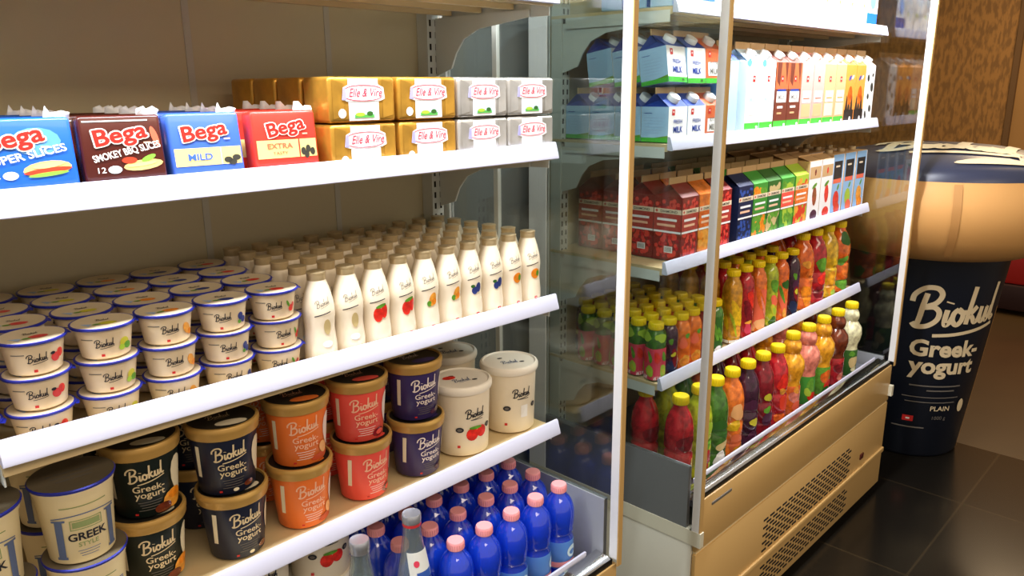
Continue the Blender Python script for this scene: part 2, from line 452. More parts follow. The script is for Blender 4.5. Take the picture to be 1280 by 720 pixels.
def upright(parent, x):
    mb = MB()
    mb.box(x-0.016, x+0.016, YB-0.035, YB-0.001, 0.52, 1.93, 'bracket_white')
    for k in range(56):
        z = 0.55+k*0.0245
        for sx in (-0.008, 0.008): mb.box(x+sx-0.0022, x+sx+0.0022, YB-0.0362, YB-0.034, z, z+0.013, 'slot_dark')
    mb.build('perforated_upright', parent)

def cabinet(label, X0, X1, shelves, uprights, seams, plate_top_l, plate_top_r, vent):
    t = thing('refrigerated_display_cabinet', label, 'display fridge', (0, 0, 0))
    # back panel
    mb = MB(); mb.box(X0+0.03, X1-0.03, YB, YB+0.06, 0.42, 1.96, 'back_panel')
    for sx in seams: mb.box(sx-0.006, sx+0.006, YB-0.002, YB, 0.5, 1.95, 'back_seam')
    mb.build('back_panel', t)
    # base with its front panel
    mb = MB()
    mb.box(X0+0.02, X1-0.02, YF+0.012, YB+0.06, 0.05, 0.40, 'side_greenish')
    mb.box(X0+0.05, X1-0.05, YF+0.08, YB+0.03, 0.0, 0.05, 'kick_black')
    mb.build('base', t)
    mb = MB()
    mb.rbox(X0+0.006, X1-0.003, YF, YF+0.012, 0.365, 0.503, 'base_cream', 0.002)
    mb.rbox(X0+0.006, X1-0.003, YF+0.001, YF+0.012, 0.03, 0.356, 'base_cream', 0.002)
    mb.box(X0+0.012, X1-0.006, YF+0.004, YF+0.012, 0.356, 0.365, 'groove_cream')
    mb.rbox(X0+0.006, X1-0.003, YF-0.006, YF+0.004, 0.157, 0.176, 'base_cream', 0.003)
    mb.build('front_panel', t)
    mb = MB(); mb.box(X0+0.014, X1-0.014, YF+0.004, YF+0.02, 0.503, 0.516, 'black_strip'); mb.build('trim_strip', t)
    mb = MB()   # leaning chrome bumper above the black strip, then the white rail
    v = []
    for x in (X0+0.018, X1-0.018): v += [(x, YF+0.006, 0.516), (x, YF+0.010, 0.519), (x, YF+0.045, 0.524), (x, YF+0.045, 0.516)]
    mb.add(v, [(0, 1, 5, 4), (1, 2, 6, 5), (2, 3, 7, 6), (3, 0, 4, 7), (3, 2, 1, 0), (4, 5, 6, 7)], 'chrome')
    mb.build('chrome_bumper', t)
    mb = MB(); mb.rbox(X0+0.06, X1-0.05, YF+0.046, YF+0.052, 0.500, 0.532, 'rail_white', 0.002); mb.build('deck_rail', t)
    mb = MB(); mb.box(X0+0.03, X1-0.03, YF+0.02, YB, 0.470, 0.488, 'deck_steel')
    mb.build('deck', t)
    if vent:
        a, b = vent
        for (z0, z1) in ((0.186, 0.306), (0.055, 0.143)):
            mb = MB(); n = int((b-a)/0.040)
            rows = int((z1-z0)/0.0125)
            for j in range(rows):
                for i in range(n):
                    x = a+i*0.040+(0.020 if j % 2 else 0); z = z0+j*0.0125
                    if x+0.027 > b: continue
                    mb.box(x, x+0.026, YF-0.0006, YF+0.003, z, z+0.0055, 'slot_dark')
            mb.build('vent_grille', t)
        mb = MB(); mb.rbox(b+0.06, b+0.09, YF-0.003, YF+0.003, 0.205, 0.226, 'pack_brown', 0.002); mb.build('badge', t)
        mb = MB(); mb.rbox(X0+0.07, X0+0.17, YF-0.002, YF+0.003, 0.472, 0.480, 'ink_grey', 0.001); mb.build('nameplate', t)
    # sides
    for (xa, sgn, ptop) in ((X0, 1, plate_top_l), (X1, -1, plate_top_r)):
        def bx(m_, a, b, *r): m_.box(*(sorted((xa+sgn*a, xa+sgn*b))), *r)
        mb = MB(); bx(mb, 0.004, 0.02, YF+0.014, YB+0.06, 0.05, 0.385, 'side_greenish'); mb.build('side_panel', t)
        mb = MB(); bx(mb, 0.0, 0.022, YF+0.012, YB+0.06, 0.385, 0.425, 'side_rail'); mb.build('side_rail', t)
        mb = MB(); bx(mb, 0.002, 0.012, YF+0.03, YB+0.0, 0.425, ptop, 'plate_grey')
        bx(mb, 0.012, 0.014, YF+0.03, YB+0.0, 0.425, ptop, 'plate_light_grey'); mb.build('well_plate', t)
        mb = MB(); bx(mb, 0.003, 0.009, YF+0.013, YB-0.002, 0.43 if ptop < 0.44 else ptop, TOP-0.04, 'clear_glass'); mb.build('glass_panel', t)
        mb = MB(); bx(mb, 0.0, 0.014, YF-0.007, YF+0.013, 0.425 if sgn > 0 else 0.518, TOP, 'frame_white'); bx(mb, 0.0, 0.014, YF-0.010, YF-0.007, 0.425 if sgn > 0 else 0.503, TOP, 'base_cream'); p = mb.build('front_post', t)
        mb = MB(); bx(mb, -0.001, 0.016, YF-0.013, YF+0.02, 0.385, 0.425, 'side_rail'); mb.build('post_bracket', t)
        if sgn < 0 and X1 < 1.5:
            mb = MB(); bx(mb, 0.001, 0.011, 1.209, 1.222, ptop, TOP-0.04, 'bracket_white'); mb.build('glass_divider', t)
        mb = MB(); bx(mb, 0.0, 0.014, YB-0.002, YB+0.06, 0.425, TOP, 'frame_white'); mb.build('rear_post', t)
    # canopy
    mb = MB(); mb.rbox(X0, X1, YF-0.02, YB+0.06, 1.97, 2.14, 'frame_white', 0.01); mb.build('canopy', t)
    for x in uprights: upright(t, x)
    for s in shelves: shelf(t, *s)
    return t

cabinet('open fronted white fridge on the left with cheese, yogurt pots and blue water bottles', -0.78, 1.2185,
        [(-0.74, 0.165, 1.65, 1.65), (-0.74, 0.165, 1.362, 1.362), (-0.74, 0.165, 1.058, 1.058), (-0.74, 0.165, 0.782, 0.782),
         (0.180, 1.158, 1.650, 1.650), (0.180, 1.158, 1.364, 1.366), (0.180, 1.162, 1.0635, 1.0605, 0.014), (0.180, 1.170, 0.786, 0.781)],
        [-0.70, 0.172, 1.142], [0.62, 0.90, -0.3], 0.44, 0.648, None)
cabinet('open fronted white fridge on the right with milk, juice cartons and yellow capped bottles', 1.547, 2.907,
        [(1.565, 2.862, 1.660, 1.660), (1.565, 2.862, 1.356, 1.358), (1.565, 2.862, 1.060, 1.062), (1.565, 2.862, 0.762, 0.768)],
        [1.583, 2.852], [1.9, 2.5], 0.592, 0.53, (1.93, 2.61))

# rear strip of the left cabinet's side glass
SL = dict(top=1.377, mid=1.077, low=0.797)      # shelf surfaces, left cabinet
def zmid(x): return 1.0767-0.0030*(x-0.18)

# ================================================================== CHEESE SLICES
def crinkle(x0, x1, y, z, h, m='film_clear', n=9, seed=1):
    rnd = random.Random(seed); mb = MB(); v = []; f = []
    for j in range(3):
        for i in range(n):
            x = x0+(x1-x0)*i/(n-1)
            v.append((x+rnd.uniform(-.002, .002), y+rnd.uniform(-.005, .005)*(1 if j else .2), z+h*j/2*(0.6+0.4*rnd.random() if j == 2 else 1)))
    for j in range(2):
        for i in range(n-1):
            a = j*n+i; f.append((a, a+1, a+n+1, a+n))
    mb.add(v, f, m, True)
    o = mb.build('wrapper_fin')
    sm = o.modifiers.new('s', 'SOLIDIFY'); sm.thickness = 0.0006
    return o
def slice_pack(kind, w=0.098, d=0.030, h=0.088):
    def mk(t):
        bm = dict(blue='pack_blue', brown='pack_brown', mild='pack_blue_soft', red='pack_red')[kind]
        mb = MB(); mb.rbox(-w/2, w/2, -d/2, d/2, 0, h, bm, 0.005, 3)
        pr = Print(mb, lambda u, v, l: (u, -d/2-l, 0.0165+v*0.80)); hw = w/2-0.004
        def logo(u, v, sz, rot):
            for q in range(10):
                o = 0.055*sz
                pr.text('Bega', u+o*math.cos(q*PI/5), v+o*math.sin(q*PI/5), sz, 'logo_white', 0.0012+q*0.00002, bold=0.025, shear=0.1, rot=rot)
            pr.text('Bega', u, v, sz, 'logo_red', 0.0018, bold=0.025, shear=0.1, rot=rot)
            pr.rect(u+sz*0.75, u+sz*1.0, v-sz*0.12, v-sz*0.05, 'print_pink', 0.0014)
        if kind == 'blue':
            pr.oval(0.012, 0.055, 0.026, 0.020, 'pack_blue_light', 0.0005)
            logo(-0.010, 0.050, 0.034, 0.22)
            pr.text('SUPER SLICES', 0.000, 0.031, 0.0155, 'logo_white', 0.0014, bold=0.02, rot=0.22, width=0.088)
            pr.oval(0.019, 0.016, 0.026, 0.011, 'bread', 0.0008, 0.1); pr.oval(0.019, 0.013, 0.026, 0.004, 'tomato', 0.0011, 0.1)
            pr.oval(0.019, 0.008, 0.022, 0.003, 'lettuce', 0.0012, 0.1); pr.oval(0.021, 0.021, 0.018, 0.004, 'pack_cream', 0.0012, 0.15)
            pr.text('12', -0.036, 0.006, 0.012, 'logo_white', 0.0012); pr.oval(-0.020, 0.009, 0.008, 0.006, 'carton_sky', 0.001)
        elif kind == 'brown':
            pr.rect(-hw+0.001, hw-0.012, 0.0795, 0.0815, 'film_clear', 0.0005)
            logo(-0.002, 0.049, 0.034, 0.20)
            pr.text('SMOKEY BBQ SLICES', 0.004, 0.029, 0.0145, 'logo_white', 0.0014, bold=0.02, rot=0.24, width=0.082)
            pr.oval(0.020, 0.012, 0.024, 0.008, 'bread', 0.0008, 0.12); pr.oval(0.004, 0.020, 0.009, 0.005, 'tomato', 0.0011)
            pr.oval(0.027, 0.022, 0.010, 0.004, 'lettuce', 0.0011, 0.5); pr.oval(0.018, 0.013, 0.018, 0.003, 'pack_cream', 0.0011, 0.12)
            pr.text('12', -0.030, 0.003, 0.012, 'logo_white', 0.0012); pr.oval(-0.014, 0.007, 0.008, 0.006, 'carton_sky', 0.001)
            pr.oval(0.038, 0.055, 0.004, 0.016, 'coral_band', 0.0005, 0.2)
        elif kind == 'mild':
            pr.rect(-hw, hw, 0.003, 0.032, 'pack_cream', 0.0005); logo(-0.002, 0.048, 0.034, 0.18)
            pr.text('MILD', -0.012, 0.012, 0.015, 'pack_blue_soft', 0.0010, bold=0.02)
            for a, b in ((0.026, 0.010), (0.038, 0.013), (0.032, 0.006)): pr.oval(a, b, 0.006, 0.005, 'cow_black', 0.0009)
            pr.rect(0.0165, 0.0175, 0.003, 0.032, 'label_sky', 0.0009)
        else:
            pr.rect(-hw, hw, 0.006, 0.038, 'pack_cream', 0.0005); logo(0.001, 0.050, 0.033, 0.24)
            pr.text('EXTRA', -0.012, 0.023, 0.013, 'coral_band', 0.0010, bold=0.02)
            pr.text('TASTY', -0.012, 0.012, 0.008, 'coral_band', 0.0010, bold=0.01)
            pr.rect(0.018, 0.020, 0.004, 0.038, 'pack_red', 0.0009)
            for a, b in ((0.025, 0.016), (0.033, 0.020), (0.040, 0.015), (0.030, 0.010)): pr.oval(a, b, 0.004, 0.007, 'cow_black', 0.0009)
        mb.build('pack', t)
        o = crinkle(w/2-0.022, w/2+0.005, 0.004, h-0.010, 0.025, seed=3+len(kind), n=5); o.parent = t
    return mk
zt = SL['top']
SLC = [('blue', 0.222, 0.108, 'blue'), ('brown', 0.371, 0.100, 'dark brown'), ('mild', 0.478, 0.103, 'blue and cream'), ('red', 0.594, 0.106, 'red and cream')]
SLX = {'blue': 0.262, 'brown': 0.367, 'mild': 0.476, 'red': 0.592}
for kind, _, w, colname in SLC:
    for r_ in range(4):
        lean = -0.10+jit(0.03)
        txt = {'blue': 'blue cheese slices packet showing a sandwich', 'brown': 'dark brown smoked cheese slices packet',
               'mild': 'blue and cream mild cheese packet', 'red': 'red and cream tasty cheese packet'}[kind]
        where = 'at the shelf front' if r_ == 0 else f'{ORD[r_]} in its row from the front'
        place('slice_'+kind, slice_pack(kind, w=w-0.004), 'cheese_slice_packet', f'{txt}, {where}', 'cheese packet',
              (SLX[kind]+(jit(0.002)), 1.032+r_*0.050, zt+0.005), rz=jit(0.03)-(0.05 if kind == 'brown' else 0), rx=lean, group='cheese slice packets on the top left shelf')

# ================================================================== BUTTER BRICKS
def brick(kind, w=0.124, d=0.070, h=0.0680):
    def mk(t):
        foil = 'gold_foil' if kind == 'gold' else 'silver_foil'
        mb = MB(); mb.rbox(-w/2, w/2, -d/2, d/2, 0, h, foil, 0.006, 3)
        pr = Print(mb, on_front(-d/2))
        for (u0, u1) in ((-w/2+0.006, -0.036), (0.036, w/2-0.006)):
            pr.poly([(u0, 0.006), (u1, 0.010), (u1, h-0.010), (u0, h-0.004)], foil, 0.0005)
        mb.build('foil_wrapper', t)
        mb = MB(); pr = Print(mb, on_front(-d/2))
        pr.rect(-0.028, 0.028, 0.003, h-0.003, 'label_white', 0.0008)
        pr.poly([(-0.040, 0.034), (-0.030, 0.0315), (0.030, 0.0315), (0.040, 0.035), (0.038, 0.052), (0.028, 0.056), (-0.028, 0.056), (-0.037, 0.052)], 'label_white', 0.0012)
        n = 24
        for sg in (1, -1):
            pts = [(0.036*math.cos(PI*i/n), 0.0438+sg*0.0115*math.sin(PI*i/n)**0.6) for i in range(n+1)]
            for a, b in zip(pts, pts[1:]):
                pr.put([(a[0], a[1]-0.0006), (b[0], b[1]-0.0006), (b[0], b[1]+0.0006), (a[0], a[1]+0.0006)], [(0, 1, 2, 3)], 'rose_red', 0.0016)
        pr.text('Elle & Vire', 0.003, 0.0385, 0.0180, 'rose_red', 0.0017, shear=0.35, bold=0.008, width=0.062)
        pr.poly([(-0.040, 0.034), (-0.032, 0.034), (-0.033, 0.052), (-0.037, 0.052)], 'lilac', 0.0018)
        pr.rect(-0.022, 0.022, 0.007, 0.027, 'label_sky', 0.0012)
        pr.rect(-0.018, 0.018, 0.007, 0.0115, 'pasture', 0.0016); pr.oval(0.010, 0.013, 0.006, 0.0035, 'dark_leaf', 0.0018); pr.oval(-0.008, 0.012, 0.009, 0.003, 'lime', 0.0018)
        # label goes on over the top edge
        mb.add([(-0.028, -d/2+0.005, h+0.0006), (0.028, -d/2+0.005, h+0.0006), (0.028, d/2-0.01, h+0.0006), (-0.028, d/2-0.01, h+0.0006)], [(0, 1, 2, 3)], 'label_white')
        if kind == 'gold': pr.oval(-0.040, 0.014, 0.007, 0.007, 'label_white', 0.0008)
        mb.build('paper_label', t)
    return mk
for i, (bx_, kind) in enumerate(((0.722, 'gold'), (0.853, 'gold'), (0.980, 'silver'), (1.106, 'silver'))):
    for lv in range(2):
        for r_ in range(4):
            nm = ['leftmost gold', 'right hand gold', 'left hand silver', 'rightmost silver'][i]
            row = ['front row', 'second row back', 'third row back', 'back row'][r_]
            place('brick_'+kind, brick(kind), 'butter_block', f'{nm} foil butter block, {"upper" if lv else "lower"} layer, {row}', 'butter',
                  (bx_+jit(0.001)-(0.003 if lv == 0 else 0.0)*0, 1.0485+r_*0.0765+jit(0.001), zt+0.0028+lv*0.0700), rz=jit(0.02), group=f'{kind} foil butter blocks')

# ================================================================== SMALL YOGURT POTS
CUPF = [('raspberry', 'raspberry'), ('lime', 'pear'), ('mango', 'mango'), ('blueberry', 'blueberry'), ('strawberry', 'cherry')]
def yogurt_cup(fl):
    H = 0.0450
    def mk(t):
        mb = MB()
        mb.lathe([(0, 0.001), (0.0265, 0.001), (0.029, 0.003), (0.0345, 0.038), (0.035, 0.0405), (0.0385, 0.0412, 'cobalt'), (0.0390, 0.0425, 'cobalt'), (0.0385, 0.0434, 'cobalt'), (0.030, 0.0434)], 'cream_pot', 28)
        rf = lambda z: 0.029+(z-0.003)/0.035*0.0055
        pr = Print(mb, on_cone(rf), 0.006)
        pr.script(-0.001, 0.023, 0.0042, 'ink', 0.0006, wid=0.13)
        pr.rect(-0.030, -0.014, 0.0285, 0.0297, 'ink_grey', 0.0006)
        pr.rect(-0.006, -0.002, 0.0055, 0.009, 'mark_red', 0.0007)
        if fl == 'raspberry':
            pr.oval(0.020, 0.020, 0.006, 0.006, 'raspberry', 0.0007); pr.oval(0.027, 0.024, 0.005, 0.006, 'strawberry', 0.0009); pr.oval(0.0165, 0.026, 0.003, 0.002, 'ink', 0.0010)
        elif fl == 'lime':
            pr.oval(0.024, 0.020, 0.007, 0.007, 'pear', 0.0007); pr.oval(0.028, 0.015, 0.006, 0.005, 'leaf', 0.0009); pr.oval(0.019, 0.014, 0.004, 0.004, 'lime', 0.0010)
        elif fl == 'mango':
            pr.oval(0.023, 0.020, 0.006, 0.009, 'mango', 0.0007, 0.4); pr.oval(0.029, 0.014, 0.004, 0.005, 'orange', 0.0009)
        elif fl == 'blueberry':
            pr.oval(0.025, 0.021, 0.005, 0.006, 'blueberry', 0.0007); pr.oval(0.030, 0.015, 0.005, 0.005, 'blueberry', 0.0009); pr.oval(0.022, 0.013, 0.003, 0.003, 'leaf', 0.0010)
        else:
            pr.oval(0.026, 0.016, 0.005, 0.0055, 'strawberry', 0.0007); pr.oval(0.020, 0.024, 0.002, 0.006, 'leaf', 0.0009, 0.4); pr.oval(0.030, 0.021, 0.003, 0.004, 'raspberry', 0.0010)
        mb.build('pot', t)
        mb = MB(); mb.lathe([(0.0392, 0.0436, 'cobalt'), (0.0392, 0.0442, 'cobalt'), (0.0365, 0.0446, 'cobalt'), (0.033, 0.0441, 'foil_white'), (0, 0.0441, 'foil_white')], 'cobalt', 28)
        pr = Print(mb, on_top(0.0441))
        pr.script(0.000, 0.008, 0.0030, 'ink', 0.0004, wid=0.12)
        c = dict(raspberry='raspberry', lime='pear', mango='orange', blueberry='blueberry', strawberry='strawberry')[fl]
        pr.oval(0.006, -0.010, 0.011, 0.007, c, 0.0004); pr.oval(-0.007, -0.013, 0.005, 0.003, 'leaf', 0.0005)
        pr.poly([(-0.026, -0.004), (-0.012, -0.010), (-0.016, -0.020)], 'soft_blue', 0.0003)
        # pull tab
        mb.add([(0.033, -0.012, 0.0438), (0.0425, -0.008, 0.041), (0.042, 0.006, 0.041), (0.036, 0.010, 0.0438)], [(0, 1, 2, 3)], 'cobalt')
        mb.build('foil_lid', t)
    return mk
CH = 0.0450
cupx = [0.098+0.0795*i for i in range(7)]      # 0.098 .. 0.575
for ci, x in enumerate([0.158, 0.2400, 0.3215, 0.4030, 0.4840, 0.5640]):
    fl, fn = CUPF[(ci-1) % 5] if ci else ('mango', 'mango')
    for r_ in range(4 if ci == 5 else 4):
        y = 1.050+r_*0.080
        xx = x+0.001*r_
        for lv in range(3):
            tag_ = ['bottom', 'middle', 'top'][lv]
            row = ['front row', 'second row', 'third row', 'back row'][r_]
            place('cup_'+fl, yogurt_cup(fl), 'yogurt_pot', f'small {fn} yogurt pot, {tag_} of its stack, {row}, {ORD[ci]} stack from the left', 'yogurt pot',
                  (xx+jit(0.0015), y+jit(0.0015), zmid(x)+0.0008+lv*CH), rz=-0.25+jit(0.15), group='stacked small yogurt pots on the middle left shelf')

# ================================================================== DRINKING YOGURT BOTTLES
DRF = ['vanilla', 'vanilla', 'strawberry', 'strawberry', 'mango', 'mango', 'blueberry', 'blueberry', 'orange', 'orange']
def drink(fl):
    def mk(t):
        prof = [(0, 0.0), (0.022, 0.0), (0.0255, 0.003), (0.026, 0.010), (0.026, 0.030), (0.0245, 0.045), (0.0235, 0.056), (0.0245, 0.068), (0.0258, 0.080),
                (0.0255, 0.088), (0.0235, 0.100), (0.0195, 0.116), (0.0155, 0.128), (0.0138, 0.134), (0.0138, 0.137), (0, 0.137)]
        mb = MB(); mb.lathe(prof, 'bottle_white', 20)
        def rf(z):
            for a, b in zip(prof[1:], prof[2:]):
                if a[1] <= z <= b[1] and b[1] > a[1]: return a[0]+(b[0]-a[0])*(z-a[1])/(b[1]-a[1])
            return 0.026
        pr = Print(mb, on_cone(rf), 0.006)
        pr.script(0.004, 0.099, 0.0042, 'ink_grey', 0.0007, wid=0.08, rot=0.3)
        pr.put([(-0.010, 0.079), (0.016, 0.084), (0.016, 0.0855), (-0.010, 0.0805)], [(0, 1, 2, 3)], 'ink', 0.0007)
        if fl == 'vanilla': pr.oval(0.009, 0.062, 0.006, 0.012, 'vanilla', 0.0008); pr.oval(0.008, 0.036, 0.008, 0.005, 'carton_sky', 0.0008)
        elif fl == 'strawberry':
            pr.oval(0.003, 0.060, 0.008, 0.012, 'strawberry', 0.0008); pr.oval(0.014, 0.065, 0.006, 0.012, 'strawberry', 0.0009); pr.oval(0.008, 0.074, 0.009, 0.003, 'leaf', 0.0011, 0.3)
        elif fl == 'mango': pr.oval(0.010, 0.064, 0.007, 0.012, 'mango', 0.0008, -0.3); pr.oval(0.003, 0.057, 0.004, 0.005, 'leaf', 0.0009); pr.oval(0.013, 0.060, 0.005, 0.006, 'orange', 0.0010)
        elif fl == 'blueberry':
            pr.oval(0.004, 0.060, 0.006, 0.007, 'blueberry', 0.0008); pr.oval(0.012, 0.065, 0.006, 0.009, 'blueberry', 0.0009); pr.oval(0.000, 0.068, 0.004, 0.003, 'dark_leaf', 0.0011)
        else: pr.oval(0.009, 0.064, 0.010, 0.010, 'orange', 0.0008); pr.oval(0.014, 0.064, 0.004, 0.006, 'leaf', 0.0010)
        pr.rect(0.006, 0.012, 0.014, 0.020, 'mark_red', 0.0009); pr.rect(0.008, 0.010, 0.0165, 0.0185, 'mark_white', 0.0011)
        mb.build('bottle', t)
        mb = MB(); mb.lathe([(0.0142, 0.130), (0.0147, 0.1315), (0.0145, 0.1405), (0.0152, 0.1412), (0.0152, 0.1435), (0.0135, 0.1440), (0, 0.1440)], 'cap_silver', 20)
        mb.build('foil_cap', t)
    return mk
for ci, fl in enumerate(DRF):
    x = 0.633+0.0538*ci
    for r_ in range(6):
        row = ['front row', 'second row', 'third row', 'fourth row', 'fifth row', 'back row'][r_]
        place('drink_'+fl, drink(fl), 'yogurt_drink_bottle', f'white {fl} yogurt drink bottle, {row}, {ORD[ci]} column from the left', 'drink bottle',
              (x+jit(0.0006), 1.037+r_*0.0545+jit(0.0006), zmid(x)+0.0006), rz=-0.42+jit(0.12), scale=(1.0, 1.0, 1.045), group='white yogurt drink bottles')

# ================================================================== LARGE TUBS
TUBS = {'black': 'tub_black', 'navy': 'tub_navy', 'orange': 'tub_orange', 'coral': 'tub_coral', 'purple': 'tub_purple'}
def big_tub(kind):
    body = TUBS[kind]
    lt = 'print_gold' if kind in ('black', 'navy') else 'spoon_pale' if kind == 'purple' else 'print_pink'
    def mk(t):
        H = 0.112
        mb = MB(); mb.lathe([(0, 0.0), (0.0365, 0.0), (0.0385, 0.002), (0.0470, 0.094), (0.0470, 0.097), (0, 0.097)], body, 36)
        rf = lambda z: 0.0385+(z-0.002)/0.092*0.0085
        pr = Print(mb, on_cone(rf), 0.007)
        pr.script(0.002, 0.070, 0.0088, lt, 0.0008, wid=0.13, rot=0.16)
        pr.text('Greek-', 0.004, 0.0430, 0.0140, lt, 0.0009, bold=0.012)
        pr.text('yogurt', 0.005, 0.0330, 0.0140, lt, 0.0009, bold=0.012)
        pr.lines(0.004, 0.025, 0.030, 4, 0.0042, 'ink_grey' if kind in ('black', 'navy', 'purple') else 'spoon_pale', 0.0010)
        # bowl of yogurt curling in from the right
        pr.oval(0.053, 0.050, 0.017, 0.032, 'bowl_cream' if kind in ('black', 'navy') else 'spoon_pale', 0.0007, 0.12)
        pr.rect(-0.048, -0.041, 0.030, 0.082, 'bowl_cream', 0.0007)
        if kind == 'black': pr.oval(0.038, 0.018, 0.018, 0.015, 'mango', 0.0010); pr.oval(0.020, 0.010, 0.012, 0.008, 'juice_brown', 0.0011); pr.oval(0.040, 0.024, 0.012, 0.007, 'orange', 0.0012)
        elif kind == 'orange': pr.oval(0.030, 0.010, 0.020, 0.006, 'tub_orange_dark', 0.0010); pr.oval(0.034, 0.024, 0.008, 0.012, 'peach', 0.0011, 0.4)
        elif kind == 'coral': pr.oval(0.026, 0.012, 0.013, 0.008, 'juice_ruby', 0.0010); pr.oval(0.028, 0.012, 0.008, 0.005, 'tub_coral', 0.0011)
        elif kind == 'navy': pr.oval(0.026, 0.012, 0.008, 0.005, 'juice_brown', 0.0010); pr.oval(0.006, 0.008, 0.004, 0.003, 'bowl_cream', 0.0010)
        else: pr.oval(0.020, 0.012, 0.008, 0.005, 'plum', 0.0010); pr.oval(0.030, 0.014, 0.006, 0.006, 'juice_purple', 0.0011)
        pr.rect(-0.016, -0.012, 0.006, 0.009, 'mark_red', 0.0010)
        mb.build('tub', t)
        mb = MB()
        mb.lathe([(0.0470, 0.0920), (0.0495, 0.0925), (0.0505, 0.0955), (0.0500, 0.1000), (0.0515, 0.1030), (0.0515, 0.1085), (0.0500, 0.1115), (0.0470, 0.1120), (0.0460, 0.1090),
                  (0.0440, 0.1085, 'lid_dark'), (0, 0.1085, 'lid_dark')], 'gold_rim', 36)
        pr = Print(mb, on_top(0.1085), 1)
        pr.script(-0.004, 0.006, 0.0060, lt, 0.0005, wid=0.10, rot=0.2)
        pr.oval(0.010, -0.022, 0.022, 0.010, 'bowl_cream' if kind in ('black', 'navy') else body, 0.0005)
        mb.build('lid', t)
    return mk
TUBP = [('black', 0.362, 'black mango'), ('navy', 0.478, 'dark navy'), ('orange', 0.600, 'orange'), ('coral', 0.722, 'coral pink'), ('purple', 0.842, 'deep purple')]
zl = SL['low']
for kind, x, nm in TUBP:
    for r_ in range(2):
        for lv in range(2):
            place('tub_'+kind, big_tub(kind), 'yogurt_tub', f'{nm} yogurt tub with gold lid, {"upper" if lv else "lower"} one, {"front" if r_ == 0 else "back"} stack', 'yogurt tub',
                  (x+jit(0.002)+0.003*lv*(-1 if kind in ('orange', 'navy', 'coral') else 0.5), (1.098 if kind == 'black' else 1.072)+r_*0.125+jit(0.002), zl+0.003+lv*0.1125), rz=(-0.15 if lv == 0 else -0.30)+jit(0.08), scale=(1.06, 1.06, 1.0), group='gold lidded yogurt tubs on the lower left shelf')

def greek_pot(t):
    mb = MB()
    mb.lathe([(0, 0.0), (0.0400, 0.0), (0.0415, 0.002), (0.0485, 0.096), (0.0500, 0.099), (0.0515, 0.105), (0.0535, 0.109, 'greek_cream'), (0.0540, 0.1115, 'cobalt'), (0.045, 0.1115)], 'greek_cream', 36)
    rf = lambda z: 0.0415+(z-0.002)/0.094*0.007
    pr = Print(mb, on_cone(rf), 0.007)
    pr.lines(0, 0.086, 0.06, 1, 0.003, 'greek_green', 0.0014)
    for s_ in (-1, 1):
        pr.rect(s_*0.034-0.005, s_*0.034+0.005, 0.012, 0.066, 'greek_blue', 0.0008)
        pr.rect(s_*0.034-0.009, s_*0.034+0.009, 0.066, 0.069, 'greek_blue', 0.0008); pr.rect(s_*0.034-0.007, s_*0.034+0.007, 0.008, 0.012, 'greek_blue', 0.0008)
    n = 12
    for i in range(n):
        a = -0.043+0.086*i/n; b = a+0.086/n
        fa = lambda q: 0.074-(q/0.043)**2*0.004
        pr.put([(a, fa(a)), (b, fa(b)), (b, fa(b)+0.0016), (a, fa(a)+0.0016)], [(0, 1, 2, 3)], 'greek_blue', 0.0009)
    pr.frame(-0.020, 0.020, 0.052, 0.067, 0.0012, 'greek_green', 0.0008); pr.rect(-0.017, 0.017, 0.055, 0.064, 'greek_green', 0.0007)
    pr.text('GREEK', 0, 0.036, 0.0160, 'ink', 0.0009, bold=0.025)
    pr.text('STYLE', 0, 0.026, 0.0095, 'greek_green', 0.0009, bold=0.01)
    pr.lines(0, 0.019, 0.028, 3, 0.004, 'greek_blue', 0.0009)
    mb.build('tub', t)
    mb = MB(); mb.lathe([(0.0535, 0.1105), (0.0545, 0.1125, 'cobalt'), (0.0530, 0.1140, 'cobalt'), (0.0500, 0.1125, 'greek_lid'), (0, 0.1125, 'greek_lid')], 'cobalt', 36)
    pr = Print(mb, on_top(0.1125)); pr.lines(0, 0.01, 0.06, 3, 0.012, 'ink_grey', 0.003, 0.0004)
    mb.build('foil_lid', t)
for x, nm in ((0.150, 'left hand'), (0.260, 'right hand')):
    for r_ in range(1 if x < 0.2 else 2):
        for lv in range(2):
            place('greek', greek_pot, 'greek_yogurt_tub', f'{nm} cream tub with blue pillars, {"upper" if lv else "lower"} one, {"front" if r_ == 0 else "back"} stack', 'yogurt tub',
                  (x+(0.002 if lv == 0 else 0), 1.052+r_*0.125, zl+0.0035+lv*0.1092), rz=-0.10+jit(0.05), scale=(0.95, 0.95, 0.95), group='cream Greek style tubs with pillars')

